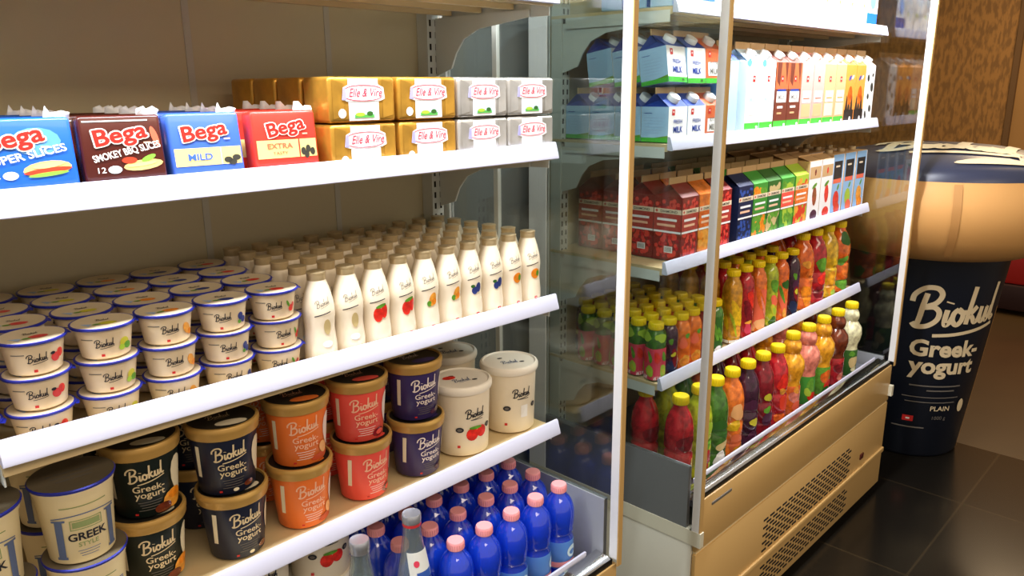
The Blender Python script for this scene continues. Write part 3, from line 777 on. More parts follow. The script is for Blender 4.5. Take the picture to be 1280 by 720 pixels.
def white_tub(kind):
    def mk(t):
        mb = MB(); mb.lathe([(0, 0.0), (0.0440, 0.0), (0.0458, 0.002), (0.0500, 0.120), (0, 0.120)], 'tub_white', 36)
        rf = lambda z: 0.0458+(z-0.002)/0.118*0.0042
        pr = Print(mb, on_cone(rf), 0.007)
        pr.script(0.006, 0.078, 0.0066, 'ink', 0.0007, wid=0.14)
        pr.rect(-0.002, 0.020, 0.066, 0.0675, 'ink_grey', 0.0008)
        pr.oval(-0.022, 0.050, 0.007, 0.005, 'ink', 0.0008); pr.oval(-0.022, 0.050, 0.004, 0.0025, 'ink_grey', 0.0011); pr.oval(0.034, 0.050, 0.006, 0.005, 'ink', 0.0008); pr.oval(0.034, 0.050, 0.0035, 0.0025, 'ink_grey', 0.0011)
        if kind == 'strawberry':
            pr.oval(0.000, 0.040, 0.011, 0.012, 'strawberry', 0.0008); pr.oval(0.018, 0.043, 0.010, 0.011, 'strawberry', 0.0010); pr.oval(0.006, 0.052, 0.012, 0.003, 'leaf', 0.0012)
        else: pr.rect(0.004, 0.018, 0.030, 0.054, 'mark_white', 0.0008)
        pr.rect(-0.026, -0.021, 0.016, 0.021, 'mark_red', 0.0008)
        mb.build('tub', t)
        mb = MB(); mb.lathe([(0.0500, 0.1130), (0.0525, 0.1140), (0.0540, 0.1180), (0.0540, 0.1240), (0.0520, 0.1275), (0.0490, 0.1285), (0.0465, 0.1262), (0, 0.1262)], 'lid_white', 36)
        pr = Print(mb, on_top(0.1262)); pr.script(-0.002, -0.008, 0.0058, 'greek_blue', 0.0006, wid=0.11)
        pr.oval(-0.012, 0.016, 0.005, 0.003, 'ink', 0.0006); pr.oval(0.020, -0.014, 0.005, 0.003, 'ink', 0.0006)
        if kind == 'strawberry': pr.oval(-0.018, 0.010, 0.012, 0.008, 'strawberry', 0.0006)
        mb.build('lid', t)
    return mk
place('wtub_s', white_tub('strawberry'), 'yogurt_tub', 'white yogurt tub printed with strawberries, right of the deep purple tubs', 'yogurt tub', (0.968, 1.080, zl+0.002), rz=-0.35, scale=(1.15, 1.15, 1.13))
place('wtub_p', white_tub('plain'), 'yogurt_tub', 'plain white yogurt tub by the side glass at the shelf end', 'yogurt tub', (1.110, 1.085, zl+0.001), rz=-0.42, scale=(1.15, 1.15, 1.13))
place('wtub_p', None, 'yogurt_tub', 'plain white yogurt tub standing behind the strawberry tub', 'yogurt tub', (1.068, 1.228, zl+0.001), rz=-0.42)
place('wtub_s', None, 'yogurt_tub', 'white strawberry tub at the back between purple and plain tubs', 'yogurt tub', (0.947, 1.262, zl+0.001), rz=0.1)

# ================================================================== BOTTOM DECK, LEFT
ZD = 0.4885
def water(t):
    mb = MB()
    prof = [(0, 0.0), (0.024, 0.0), (0.030, 0.004), (0.0315, 0.012), (0.0300, 0.018), (0.0315, 0.024), (0.0315, 0.090), (0.0285, 0.096), (0.0290, 0.101), (0.0318, 0.107), (0.0305, 0.113), (0.0330, 0.122), (0.0335, 0.140), (0.0325, 0.155), (0.0285, 0.170), (0.0220, 0.180), (0.0160, 0.187), (0.0150, 0.196)]
    mb.lathe(prof, 'pet_blue', 24); mb.build('bottle', t)
    mb = MB(); mb.lathe([(0.0318, 0.026), (0.0322, 0.027), (0.0322, 0.086), (0.0318, 0.087)], 'water_label', 24)
    pr = Print(mb, on_cone(lambda z: 0.0322), 0.006)
    pr.rect(-0.100, 0.100, 0.030, 0.042, 'pet_pink', 0.0005); pr.oval(0.010, 0.062, 0.015, 0.014, 'label_sky', 0.0006); pr.oval(0.010, 0.060, 0.009, 0.006, 'water_label', 0.0009)
    mb.build('label', t)
    mb = MB(); mb.lathe([(0.0155, 0.192), (0.0160, 0.1925), (0.0160, 0.207), (0.0150, 0.2085), (0, 0.2085)], 'pet_pink', 24)
    for k in range(24):
        a = 2*PI*k/24; x, y = math.cos(a)*0.0161, math.sin(a)*0.0161
        mb.box(x-0.0006, x+0.0006, y-0.0006, y+0.0006, 0.194, 0.205, 'pet_pink')
    mb.build('cap', t)
for r_, y in enumerate((0.955, 1.030, 1.104, 1.178, 1.252)):
    for ci, x in enumerate((0.760, 0.833, 0.906, 0.979, 1.052, 1.122)):
        if r_ == 0 and ci == 0: continue
        place('water', water, 'water_bottle', f'blue water bottle with pink cap, {ORD[r_]} row from the front, {ORD[5-ci]} from the glass', 'water bottle',
              (x+0.002*r_+jit(0.002), y+jit(0.002), ZD), rz=jit(0.5), group='blue water bottles on the bottom deck')
def glass_bottle(red):
    def mk(t):
        mb = MB()
        prof = [(0, 0.0), (0.034, 0.0), (0.038, 0.004), (0.038, 0.120), (0.037, 0.140), (0.030, 0.180), (0.0220, 0.225), (0.0165, 0.262), (0.0150, 0.285), (0.0150, 0.294)]
        inner = [(0.0130, 0.294), (0.0132, 0.262), (0.0190, 0.224), (0.0265, 0.180), (0.0345, 0.138), (0.0345, 0.008), (0, 0.006)]
        mb.lathe(prof+inner, 'bottle_glass', 28); mb.build('bottle', t)
        mb = MB()
        if red:
            mb.lathe([(0.0154, 0.280), (0.0166, 0.281), (0.0166, 0.287)], 'cap_ring_red', 24); mb.lathe([(0.0168, 0.2865), (0.0170, 0.2875), (0.0168, 0.300), (0.0155, 0.3025), (0, 0.3025)], 'glass_cap', 24)
        else:
            mb.lathe([(0.0154, 0.280), (0.0166, 0.281), (0.0164, 0.286), (0.0170, 0.2875), (0.0168, 0.300), (0.0155, 0.3025), (0, 0.3025)], 'glass_cap', 24)
        mb.build('screw_cap', t)
        mb = MB()
        rr = lambda z: 0.0306-(z-0.178)*0.19
        pr = Print(mb, on_cone(rr, 0, -0.1), 0.006)
        if red: pr.rect(-0.022, 0.022, 0.186, 0.236, 'paper_label', 0.0012); pr.oval(-0.008, 0.216, 0.005, 0.006, 'rose_red', 0.0016); pr.rect(-0.010, 0.020, 0.186, 0.200, 'label_blue', 0.0016)
        else:
            pr2 = Print(mb, on_cone(lambda z: 0.0380), 0.006); pr2.rect(-0.040, 0.040, 0.040, 0.110, 'paper_label', 0.0010); pr2.rect(-0.035, 0.035, 0.060, 0.085, 'label_blue', 0.0014)
        mb.build('label', t)
    return mk
place('gb_r', glass_bottle(True), 'glass_bottle', 'clear glass bottle with silver cap above a red ring', 'glass bottle', (0.740, 0.962, ZD))
place('gb_p', glass_bottle(False), 'glass_bottle', 'clear glass bottle with plain silver screw cap, left of the other', 'glass bottle', (0.630, 0.960, ZD))
# white tubs on the deck behind the glass bottles
for i, (x, y, k, lb) in enumerate(((0.668, 1.150, 'wtub_s', 'white strawberry tub on the deck behind the plain capped glass bottle'),
                          (0.530, 1.130, 'wtub_p', 'plain white tub on the deck, left of the strawberry tub'),
                          (0.395, 1.120, 'wtub_p', 'plain white tub on the deck, far left'))):
    for lv in range(2):
        place(k, None, 'yogurt_tub', lb+(', stacked on top' if lv else ', lower one'), 'yogurt tub', (x, y, ZD+lv*0.1435+0.0005), rz=-0.3+jit(0.1))

# ================================================================== CARTONS, RIGHT
def gable(w, d, hb, hg, hf, side, roof, finm, printer=None, cap=None, front=None, lined=False):
    """gable-top carton: body hb, roof hg, fin hf"""
    def mk(t):
        mb = MB(); a, b = w/2, d/2
        mb.box(-a, a, -b, b, 0, hb, side)
        zt_ = hb+hg
        # roof: front and back slopes meet in a ridge along x, folded side gussets
        v = [(-a, -b, hb), (a, -b, hb), (a, b, hb), (-a, b, hb), (-a, -0.002, zt_), (a, -0.002, zt_), (a, 0.002, zt_), (-a, 0.002, zt_), (-a+d*0.28, 0, hb+hg*0.55), (a-d*0.28, 0, hb+hg*0.55)]
        mb.add(v, [(0, 1, 5, 4), (2, 3, 7, 6), (3, 0, 8), (0, 4, 8), (3, 8, 7), (1, 2, 9), (1, 9, 5), (2, 6, 9)], roof)
        pr = Print(mb, on_front(-b))
        if front: pr.rect(-a, a, 0, hb, front, 0.0003)
        if printer: printer(pr, w, hb)
        if lined:
            ps = Print(mb, lambda u, v, l: (-a-l, -u, v))
            ps.rect(-b, b, 0, 0.010, 'carton_green', 0.0005); ps.poly([(0.0, 0.010), (b, 0.010), (b, 0.016)], 'leaf', 0.0005)
            ps.rect(-b+0.008, -b+0.030, hb-0.016, hb-0.0145, 'carton_navy', 0.0005)
            for q in range(6): ps.rect(-b+0.008, b-0.012-0.004*(q % 3), hb-0.026-q*0.007, hb-0.0252-q*0.007, 'soft_blue', 0.0005)
        mb.build('carton', t)
        mb = MB(); mb.rbox(-a, a, -0.0018, 0.0018, zt_-0.001, zt_+hf, finm, 0.0005, 1); mb.build('top_fin', t)
        if cap:
            mb = MB(); mb.lathe([(0.0135, 0.0), (0.0155, 0.001), (0.0155, 0.012), (0.0145, 0.0135), (0, 0.0135)], cap, 20)
            o = mb.build('cap', t); ang = math.atan2(hg, b)
            o.location = (0, -b*0.52, hb+hg*0.48); o.rotation_euler = (PI/2-(PI/2-ang), 0, 0)
    return mk
def p_milk(col):
    def f(pr, w, h):
        a = w/2
        pr.rect(-a, a, 0, 0.012, 'carton_green', 0.0006); pr.oval(0.022, 0.006, 0.006, 0.003, 'dark_leaf', 0.0009)
        pr.rect(-a+0.014, -a+0.026, h-0.020, h-0.006, 'mark_red', 0.0007); pr.rect(-a+0.018, -a+0.022, h-0.014, h-0.010, 'mark_white', 0.0009)
        c = 'carton_navy' if col == 'white' else 'ink_grey'
        if col == 'rust': pr.rect(-a+0.012, a-0.012, 0.018, 0.050, 'carton_white', 0.0007)
        pr.text('FRESH' if col == 'white' else 'BUTTER', 0.0, 0.043, 0.013, c, 0.0010, bold=0.01, width=0.036)
        pr.text('MILK', 0.0, 0.022, 0.020, c, 0.0010, bold=0.03, width=0.040)
    return f
R2Z = 1.3706
cols = [('white', 'carton_white', 1.624), ('white', 'carton_white', 1.706), ('rust', 'carton_rust', 1.788)]
for ci, (nm, fr, x) in enumerate(cols):
    for r_ in range(4):
        for lv in range(1 if r_ == 3 else 2):
            tilt = -0.16 if lv and ci == 0 else -0.08 if lv else 0.0
            cn = 'white and blue' if nm == 'white' else 'orange brown'
            col_ = ['left column', 'middle column', 'right column'][ci]
            place('milk_'+nm, gable(0.080, 0.0755, 0.082, 0.030, 0.014, 'carton_blue', 'carton_navy' if nm == 'white' else 'carton_rust', 'carton_tan', p_milk(nm), 'cap_white', front=fr, lined=True),
                  'milk_carton', f'small {cn} milk carton, {"upper" if lv else "lower"} layer, {col_}, {ORD[r_]} from the front', 'milk carton',
                  (x+jit(0.001), 1.058+r_*0.0785+(0.004*lv), R2Z+0.001+lv*0.128+(0.004 if tilt else 0)), rx=tilt, ry=(0.03 if lv and ci == 0 else 0), rz=jit(0.01), group='small milk cartons in two layers')
def tall_print(kind):
    def f(pr, w, h):
        a = w/2
        if kind in ('sky', 'blue', 'brown', 'pink', 'peach'):
            pr.rect(-a, a, 0, 0.032, 'carton_green', 0.0006); pr.oval(a-0.014, 0.014, 0.008, 0.010, 'dark_leaf', 0.0008); pr.oval(a-0.012, 0.020, 0.006, 0.004, 'carton_white', 0.0010)
            pr.rect(-0.007, 0.007, h-0.052, h-0.036, 'mark_red', 0.0008); pr.rect(-0.0025, 0.0025, h-0.046, h-0.041, 'mark_white', 0.0010)
        if kind == 'sky':
            pr.oval(-a+0.010, h-0.004, 0.012, 0.010, 'pack_blue_light', 0.0006); pr.rect(-0.026, 0.026, 0.078, 0.106, 'carton_sky', 0.0008); pr.rect(-0.022, 0.022, 0.052, 0.060, 'carton_sky', 0.0008)
            pr.text('MILK', 0, 0.086, 0.018, 'carton_blue', 0.001, bold=0.02)
        elif kind == 'brown':
            pr.rect(-a, a, 0.032, 0.080, 'carton_brown', 0.0006); pr.rect(-a, a, 0.118, h, 'carton_rust', 0.0006); pr.poly([(-a+0.004, h), (-0.006, h), (-0.014, 0.125), (-a+0.006, 0.14)], 'carton_brown', 0.0007); pr.poly([(0.012, h), (a-0.006, h), (a-0.010, 0.13)], 'carton_brown', 0.0007)
            pr.rect(-0.030, 0.030, 0.082, 0.112, 'carton_white', 0.0008); pr.rect(-0.026, 0.026, 0.112, 0.118, 'carton_navy', 0.0009)
            pr.text('MILK', 0, 0.090, 0.018, 'ink_grey', 0.001, bold=0.02); pr.rect(-0.022, 0.012, 0.066, 0.072, 'carton_white', 0.0009); pr.rect(-0.022, 0.006, 0.050, 0.055, 'carton_tan', 0.0009)
        elif kind in ('pink', 'peach'):
            c = 'coral_band' if kind == 'pink' else 'carton_orange'
            pr.rect(-0.028, 0.028, 0.078, 0.112, 'carton_white', 0.0008); pr.rect(-0.030, 0.030, 0.036, 0.074, 'carton_peach' if kind == 'pink' else 'tan_band', 0.0007)
            pr.rect(-0.022, 0.022, 0.088, 0.092, c, 0.001)
        elif kind == 'horse':
            pr.rect(-a, a, 0, 0.050, 'carton_black', 0.0006)
            for u in (-0.024, -0.004, 0.018):
                pr.poly([(u-0.010, 0.048), (u+0.010, 0.048), (u+0.004, 0.090), (u-0.002, 0.096)], 'carton_black', 0.0007)
            pr.oval(0.000, 0.095, 0.018, 0.030, 'juice_tangerine', 0.0008); pr.oval(-0.010, 0.150, 0.012, 0.006, 'carton_navy', 0.0009, 0.6); pr.oval(0.012, 0.152, 0.010, 0.005, 'carton_white', 0.0009, 0.6)
            pr.oval(0.012, 0.020, 0.007, 0.009, 'carton_white', 0.0009)
        elif kind == 'cow':
            for u, v, r1, r2_ in ((-0.02, 0.03, 0.008, 0.014), (0.015, 0.05, 0.010, 0.012), (-0.01, 0.09, 0.008, 0.010), (0.018, 0.12, 0.012, 0.016), (-0.018, 0.15, 0.010, 0.012), (0.02, 0.16, 0.008, 0.006), (0.0, 0.012, 0.012, 0.006)):
                pr.oval(u, v, r1, r2_, 'cow_black', 0.0008, 0.4)
    return f
TALL = [('sky', 'carton_sky', 'light blue and white'), ('sky', 'carton_sky', 'light blue and white'), ('brown', 'carton_brown', 'chocolate brown'), ('brown', 'carton_brown', 'chocolate brown'),
        ('pink', 'carton_pink', 'pale pink'), ('pink', 'carton_pink', 'pale pink'), ('peach', 'carton_peach', 'peach'), ('peach', 'carton_peach', 'peach'),
        ('horse', 'carton_orange', 'orange and black'), ('horse', 'carton_orange', 'orange and black'), ('cow', 'carton_white', 'black spotted white')]
fr_map = {'sky': 'carton_white', 'brown': 'carton_brown', 'pink': 'carton_pink', 'peach': 'carton_peach', 'horse': 'carton_orange', 'cow': 'carton_white'}
for ci, (kind, sd, nm) in enumerate(TALL):
    x = 1.972+0.0822*ci
    for r_ in range(3):
        side_ = 'carton_navy' if False else sd
        place('tall_'+kind, gable(0.079, 0.080, 0.190, 0.032, 0.018, sd, 'carton_sky' if kind == 'sky' else sd, 'carton_tan', tall_print(kind), 'cap_white', front=fr_map[kind]),
              'milk_carton', f'tall {nm} milk carton, {ORD[ci]} from the left of its row, {["front", "second", "back"][r_]} row', 'milk carton',
              (x+jit(0.0005), 1.052+r_*0.086, R2Z+0.001), rz=jit(0.01), group='tall milk cartons')
place('tall_blue', gable(0.050, 0.080, 0.190, 0.032, 0.018, 'pack_blue_light', 'carton_navy', 'carton_tan', tall_print('plainblue'), None, front='carton_blue'), 'milk_carton',
      'narrow blue milk carton just right of the small orange brown ones', 'milk carton', (1.868, 1.056, R2Z+0.001))
# ---- top shelf cartons
def brick_carton(front, sidec, kind):
    def mk(t):
        mb = MB(); mb.rbox(-0.045, 0.045, -0.030, 0.030, 0, 0.195, sidec, 0.002, 1)
        pr = Print(mb, on_front(-0.030)); pr.rect(-0.043, 0.043, 0.002, 0.193, front, 0.0003)
        if kind == 'brown': pr.rect(-0.030, 0.030, 0.012, 0.080, 'carton_peach', 0.0006); pr.rect(-0.018, 0.018, 0.022, 0.060, 'carton_tan', 0.0008); pr.oval(0, 0.075, 0.012, 0.012, 'orange', 0.001)
        elif kind == 'blue': pr.rect(-0.043, 0.043, 0.002, 0.052, 'pack_blue', 0.0006); pr.oval(0, 0.09, 0.026, 0.026, 'pack_blue_light', 0.0007)
        else: pr.oval(0, 0.13, 0.026, 0.03, 'carton_sky', 0.0006); pr.rect(-0.025, 0.025, 0.075, 0.078, 'soft_blue', 0.0008); pr.oval(0.02, 0.07, 0.008, 0.008, 'lime', 0.0007)
        mb.build('carton', t)
        mb = MB(); mb.lathe([(0.011, 0.195), (0.012, 0.196), (0.012, 0.206), (0.010, 0.2075), (0, 0.2075)], 'cap_white', 16, cy=-0.010); mb.build('cap', t)
    return mk
R1Z = 1.6740
for ci in range(13):
    x = 1.620+0.0955*ci
    kind = 'brown' if ci == 7 else 'blue' if ci in (0, 1, 12) else 'white'
    nm = {'brown': 'white and peach', 'blue': 'white and bright blue', 'white': 'white'}[kind]
    for r_ in range(3):
        place('long_'+kind, brick_carton('carton_white', 'carton_white' if kind != 'blue' else 'carton_blue', kind), 'milk_carton',
              f'{nm} long life milk carton, topmost shelf, {ORD[ci] if ci < 12 else "last"} from left, {["front", "second", "back"][r_]} row', 'milk carton',
              (x, 1.048+r_*0.070, R1Z+0.001), group='long life milk cartons on the topmost right shelf')

# ---- juice cartons
def juice_print(spec):
    band, fruit, kind = spec
    def f(pr, w, h):
        a = w/2; rnd = random.Random(hash(kind) % 97 if False else len(kind)*7+len(band))
        if kind == 'flatwhite':
            pr.rect(-a, a, 0, h, 'label_white', 0.0006); pr.rect(-a+0.004, a-0.004, h-0.055, h-0.018, 'carton_tan', 0.0008); pr.oval(0, h-0.036, 0.006, 0.010, fruit[0], 0.001)
            pr.oval(0.004, 0.085, 0.016, 0.030, fruit[0], 0.0009, 0.1); pr.oval(0.0, 0.118, 0.018, 0.006, 'leaf', 0.0011, 0.4); pr.oval(0.006, 0.025, 0.026, 0.018, fruit[1], 0.0009); pr.oval(-0.012, 0.055, 0.006, 0.018, 'label_white', 0.0012)
            return
        if kind == 'square':
            pr.rect(-a, a, 0, h, 'carton_sky_deep', 0.0006); pr.rect(-a+0.010, a-0.012, h-0.080, h-0.022, 'carton_black', 0.0008); pr.rect(-0.020, 0.012, h-0.042, h-0.036, 'tan_band', 0.001)
            pr.rect(-a+0.010, a-0.014, h-0.094, h-0.080, 'coral_band', 0.0009); pr.oval(0.000, 0.055, 0.024, 0.030, fruit[0], 0.0009, 0.3); pr.oval(0.010, 0.026, 0.024, 0.020, fruit[1], 0.001, -0.3)
            pr.oval(0.010, 0.096, 0.012, 0.006, 'leaf', 0.001, 0.9); pr.rect(a-0.005, a, 0, h, 'label_white', 0.001)
            return
        # fruit all over, coloured band with the tan strip over it
        pr.rect(-a, a, 0, h, fruit[2], 0.0005)
        for k in range(120 if kind in ('berry', 'blue') else 46):
            r0 = 0.0055 if kind in ('berry', 'blue') else 0.010
            u = rnd.uniform(-a+r0, a-r0); v = rnd.uniform(r0*1.6, h-r0*1.6)
            pr.oval(u, v, r0, r0*(1.0 if kind in ('berry', 'blue') else 1.5), fruit[k % 2 if kind not in ('berry', 'blue') else (0, 1, 0)[k % 3]], 0.0006+0.000005*k, rnd.uniform(0, 3), 8)
        pr.rect(-a, a, 0.076, 0.118, band, 0.0013); pr.rect(-a, a, 0.070, 0.075, 'label_white', 0.0013); pr.rect(-a, a, 0.118, 0.130, 'tan_band', 0.0013)
        pr.text('DIAMOND', 0.004, 0.1205, 0.009, 'ink', 0.0016, bold=0.02, width=w*0.62)
        pr.poly([(-a+0.004, 0.124), (-a+0.008, 0.120), (-a+0.012, 0.124), (-a+0.008, 0.128)], 'mark_red', 0.0016)
        pr.rect(-a+0.010, a-0.012, 0.100, 0.106, 'label_white', 0.0015); pr.rect(-a+0.010, a-0.016, 0.086, 0.092, 'print_pink', 0.0015)
    return f
R3Z = 1.0746
def juice_carton(key, w, side, spec, fin='carton_tan', sideprint=None):
    band, fruit, kind = spec
    def mk(t):
        if kind in ('square',):
            mb = MB(); mb.rbox(-w/2, w/2, -0.036, 0.036, 0, 0.205, side, 0.001, 1); pr = Print(mb, on_front(-0.036)); juice_print(spec)(pr, w-0.002, 0.204); mb.build('carton', t)
            mb = MB(); mb.lathe([(0.011, 0.205), (0.012, 0.206), (0.012, 0.216), (0.010, 0.2175), (0, 0.2175)], 'cap_foil', 16); mb.build('cap', t)
            return
        hb, hg, hf = (0.196, 0.012, 0.004) if kind == 'flatwhite' else (0.160, 0.030, 0.016)
        gable(w, 0.080, hb, hg, hf, side, fruit[2] if kind != 'flatwhite' else 'carton_tan', fin, juice_print(spec), None)(t)
        if sideprint:
            # left side face carries the same print, running down the depth of the carton
            c = t.children[0]; mb = MB()
            b = 0.040
            pr = Print(mb, lambda u, v, l: (-w/2-l, -u, v)); juice_print(spec)(pr, 0.079, hb)
            pr.rect(-0.006, 0.018, 0.020, 0.036, 'label_white', 0.0018)
            for q in range(8): pr.rect(-0.004+q*0.0026, -0.0028+q*0.0026, 0.022, 0.034, 'ink', 0.0021)
            mb.build('side_print', t)
    return mk
JU = [('pomegranate', 1.683, 0.076, 'berry_dark', ('carton_red', ('berry_red', 'juice_red', 'berry_dark'), 'berry'), 'deep red pomegranate'),
      ('orange', 1.7640, 0.076, 'juice_orange', ('juice_tangerine', ('orange', 'mango', 'juice_orange'), 'fruit'), 'orange'),
      ('redb', 1.8480, 0.076, 'berry_dark', ('carton_red', ('berry_red', 'juice_red', 'berry_dark'), 'berry'), 'red berry'),
      ('blue', 1.9680, 0.080, 'berry_night', ('berry_night', ('berry_blue', 'berry_night', 'berry_night'), 'blue'), 'dark blueberry'),
      ('papaya', 2.0530, 0.082, 'carton_grass', ('carton_grass', ('orange', 'leaf', 'carton_grass'), 'fruitA'), 'green with orange fruit'),
      ('soursop', 2.1370, 0.080, 'carton_dark_green', ('carton_dark_green', ('leaf', 'vanilla', 'dark_leaf'), 'fruitBB'), 'dark green'),
      ('kiwi', 2.2260, 0.084, 'carton_grass', ('tub_coral', ('lime', 'leaf', 'carton_grass'), 'fruitCCC'), 'lime and coral'),
      ('mixed', 2.3200, 0.088, 'carton_grass', ('juice_tangerine', ('tomato', 'mango', 'lime'), 'fruitDDDD'), 'orange banded mixed fruit'),
      ('plum', 2.4130, 0.088, 'carton_tan', ('label_white', ('juice_ruby', 'plum', 'label_white'), 'flatwhite'), 'white carton with plum'),
      ('strawb', 2.5050, 0.090, 'carton_tan', ('label_white', ('strawberry', 'strawberry', 'label_white'), 'flatwhite'), 'white carton with strawberry'),
      ('sq1', 2.6000, 0.090, 'carton_tan', ('label_white', ('strawberry', 'tomato', 'label_white'), 'square'), 'tall blue carton with red fruit'),
      ('sq2', 2.6980, 0.092, 'carton_tan', ('label_white', ('lime', 'coral_band', 'label_white'), 'square'), 'tall blue carton with guava'),
      ('sq3', 2.7970, 0.092, 'carton_tan', ('label_white', ('mango', 'orange', 'label_white'), 'square'), 'tall blue carton with orange fruit')]
for key, x, w, side, spec, nm in JU:
    for r_ in range(4):
        place('juice_'+key, juice_carton(key, w, side, spec, sideprint=(key == 'pomegranate')), 'juice_carton',
              f'{nm} juice carton, {["front", "second", "third", "back"][r_]} row'.replace('carton with plum juice carton', 'juice carton with plum').replace('carton with strawberry juice carton', 'juice carton with strawberry')
              .replace('tall blue carton with red fruit juice carton', 'tall blue juice carton with red fruit').replace('tall blue carton with guava juice carton', 'tall blue juice carton with guava').replace('tall blue carton with orange fruit juice carton', 'tall blue juice carton with orange fruit'),
              'juice carton', (x+jit(0.0005), 1.0505+r_*0.0812, R3Z+0.001), rz=0, group='juice cartons on the third right shelf')

# ================================================================== JUICE BOTTLES, RIGHT
def cap_part(t, r, z0, h, m='cap_yellow'):
    mb = MB(); mb.lathe([(r*0.96, z0), (r, z0+0.001), (r, z0+h-0.002), (r*0.93, z0+h), (0, z0+h)], m, 20)
    for k in range(20):
        a = 2*PI*k/20; x, y = math.cos(a)*r, math.sin(a)*r
        mb.box(x-0.0007, x+0.0007, y-0.0007, y+0.0007, z0+0.002, z0+h-0.003, m)
    mb.build('cap', t)
def sq_map(r, e):
    """label wrapped round a bottle whose section is a rounded square"""
    def f(u, v, l):
        a = u/r; x, y = math.sin(a), -math.cos(a)
        k = 1/((abs(x)**e+abs(y)**e)**(1/e))
        return (x*(r*k+l), y*(r*k+l), max(v, 0.003))
    return f
def wrap_prints(pr, prints, w, h, r, n=4):
    """the sleeve repeats its picture round the bottle; prints in units of half width w and height h"""
    for q in range(n):
        o = (q-n/2)*2*PI*r/n
        for i, (kind, u, v, a, b, m) in enumerate(prints):
            if kind == 'r': pr.rect(o+u*w-a*w, o+u*w+a*w, (v-b)*h, (v+b)*h, m, 0.0006)
            else: pr.blob(o+u*w, v*h, a*w*1.15, b*h*1.15, m, 0.0008+0.0001*i, 0.3, 14)
def small_juice(shape, body, prints, H=0.150, cap='cap_yellow'):
    def mk(t):
        r = 0.0256 if shape == 'rd' else 0.0232
        if H > 0.18: r = 0.0275 if shape == 'rd' else 0.0250
        prof = [(0, 0), (r*0.86, 0), (r, 0.004), (r, 0.70*H), (r*0.98, 0.74*H), (r*0.88, 0.80*H), (r*0.72, 0.85*H), (0.0150, 0.875*H), (0.0150, H-0.004)]
        mb = MB(); mb.lathe(prof, body, 28, squash=3.2 if shape == 'sq' else None); mb.build('bottle', t)
        mb = MB()
        pr = Print(mb, on_cone(lambda z: r) if shape != 'sq' else sq_map(r, 3.2), 0.006)
        wrap_prints(pr, prints, 0.021, 0.68*H, r, 4)
        mb.build('label', t)
        cap_part(t, 0.0188, H-0.018, 0.018, cap)
    return mk
SM = {
 'kiwi_strawberry': ('sq', 'juice_green', [('r', 0, .42, .98, .42, 'rose_red'), ('o', .45, .25, .40, .14, 'lime'), ('o', .45, .24, .18, .06, 'pear'), ('o', -.35, .60, .30, .14, 'strawberry'), ('o', .5, .62, .22, .12, 'leaf'), ('r', -.3, .08, .45, .05, 'label_white'), ('o', 0, 1.12, .6, .10, 'lime')]),
 'blackberry': ('rd', 'juice_purple', [('o', 0, .7, .5, .18, 'plum'), ('o', .4, .45, .5, .2, 'juice_ruby'), ('o', -.2, .2, .5, .15, 'berry_night'), ('o', -.3, .9, .3, .06, 'leaf'), ('o', 0.1, .55, .3, .05, 'pear')]),
 'orange': ('sq', 'juice_orange', [('r', 0, .45, .95, .42, 'juice_tangerine'), ('o', .1, .2, .65, .14, 'mango'), ('o', .1, .2, .45, .09, 'orange'), ('o', -.2, .70, .5, .12, 'coral_band'), ('o', .3, .9, .3, .05, 'leaf')]),
 'pomegranate': ('rd', 'juice_ruby', [('o', 0, .7, .6, .18, 'juice_red'), ('o', .3, .3, .5, .18, 'strawberry'), ('o', -.4, .4, .3, .12, 'rose_red'), ('o', -.3, .92, .3, .06, 'mango'), ('o', .1, .52, .5, .04, 'label_white')]),
 'green': ('rd', 'juice_green', [('o', 0, .75, .35, .25, 'dark_leaf'), ('o', .3, .5, .3, .2, 'leaf'), ('o', -.35, .55, .2, .3, 'leaf'), ('o', -.1, .25, .6, .10, 'dark_leaf'), ('o', 0, .12, .5, .07, 'label_white')]),
 'amber': ('sq', 'juice_amber', [('o', 0, .6, .5, .30, 'juice_yellow'), ('o', .3, .25, .4, .12, 'mango'), ('o', -.4, .4, .2, .2, 'juice_lime'), ('r', 0, .05, .9, .03, 'label_white')]),
 'cherry': ('rd', 'juice_red', [('o', 0, .45, .6, .2, 'juice_ruby'), ('o', .3, .8, .5, .15, 'strawberry'), ('o', -.3, .65, .3, .15, 'juice_ruby'), ('o', -.1, .2, .5, .1, 'rose_red'), ('o', 0, .33, .5, .03, 'mango')]),
 'peach': ('sq', 'juice_orange', [('r', 0, .5, .95, .40, 'coral_band'), ('o', .1, .15, .7, .14, 'peach'), ('o', -.2, .7, .5, .2, 'juice_tangerine'), ('o', .4, .5, .2, .2, 'juice_pink')]),
 'olive': ('rd', 'juice_lime', [('o', 0, .88, .6, .14, 'leaf'), ('o', 0, .55, .6, .10, 'coral_band'), ('o', .1, .33, .5, .12, 'pear'), ('o', .1, .33, .3, .06, 'lime'), ('o', -.1, .12, .55, .08, 'juice_green')]),
 'carrot': ('rd', 'juice_tangerine', [('o', .2, .8, .5, .10, 'dark_leaf'), ('o', 0, .35, .6, .25, 'coral_band'), ('o', -.4, .6, .2, .2, 'leaf'), ('o', .3, .15, .4, .1, 'mango')]),
}
R4Z = 0.7782
def r4z(x): return 0.7768+(x-1.555)*0.0046
grid = ['kiwi_strawberry', 'blackberry', 'orange', 'orange', 'pomegranate', 'green']
names = {'kiwi_strawberry': 'strawberry and kiwi', 'blackberry': 'dark blackberry', 'orange': 'orange', 'pomegranate': 'pomegranate', 'green': 'dark green', 'amber': 'amber', 'cherry': 'cherry red', 'peach': 'peach', 'olive': 'olive green', 'carrot': 'carrot orange'}
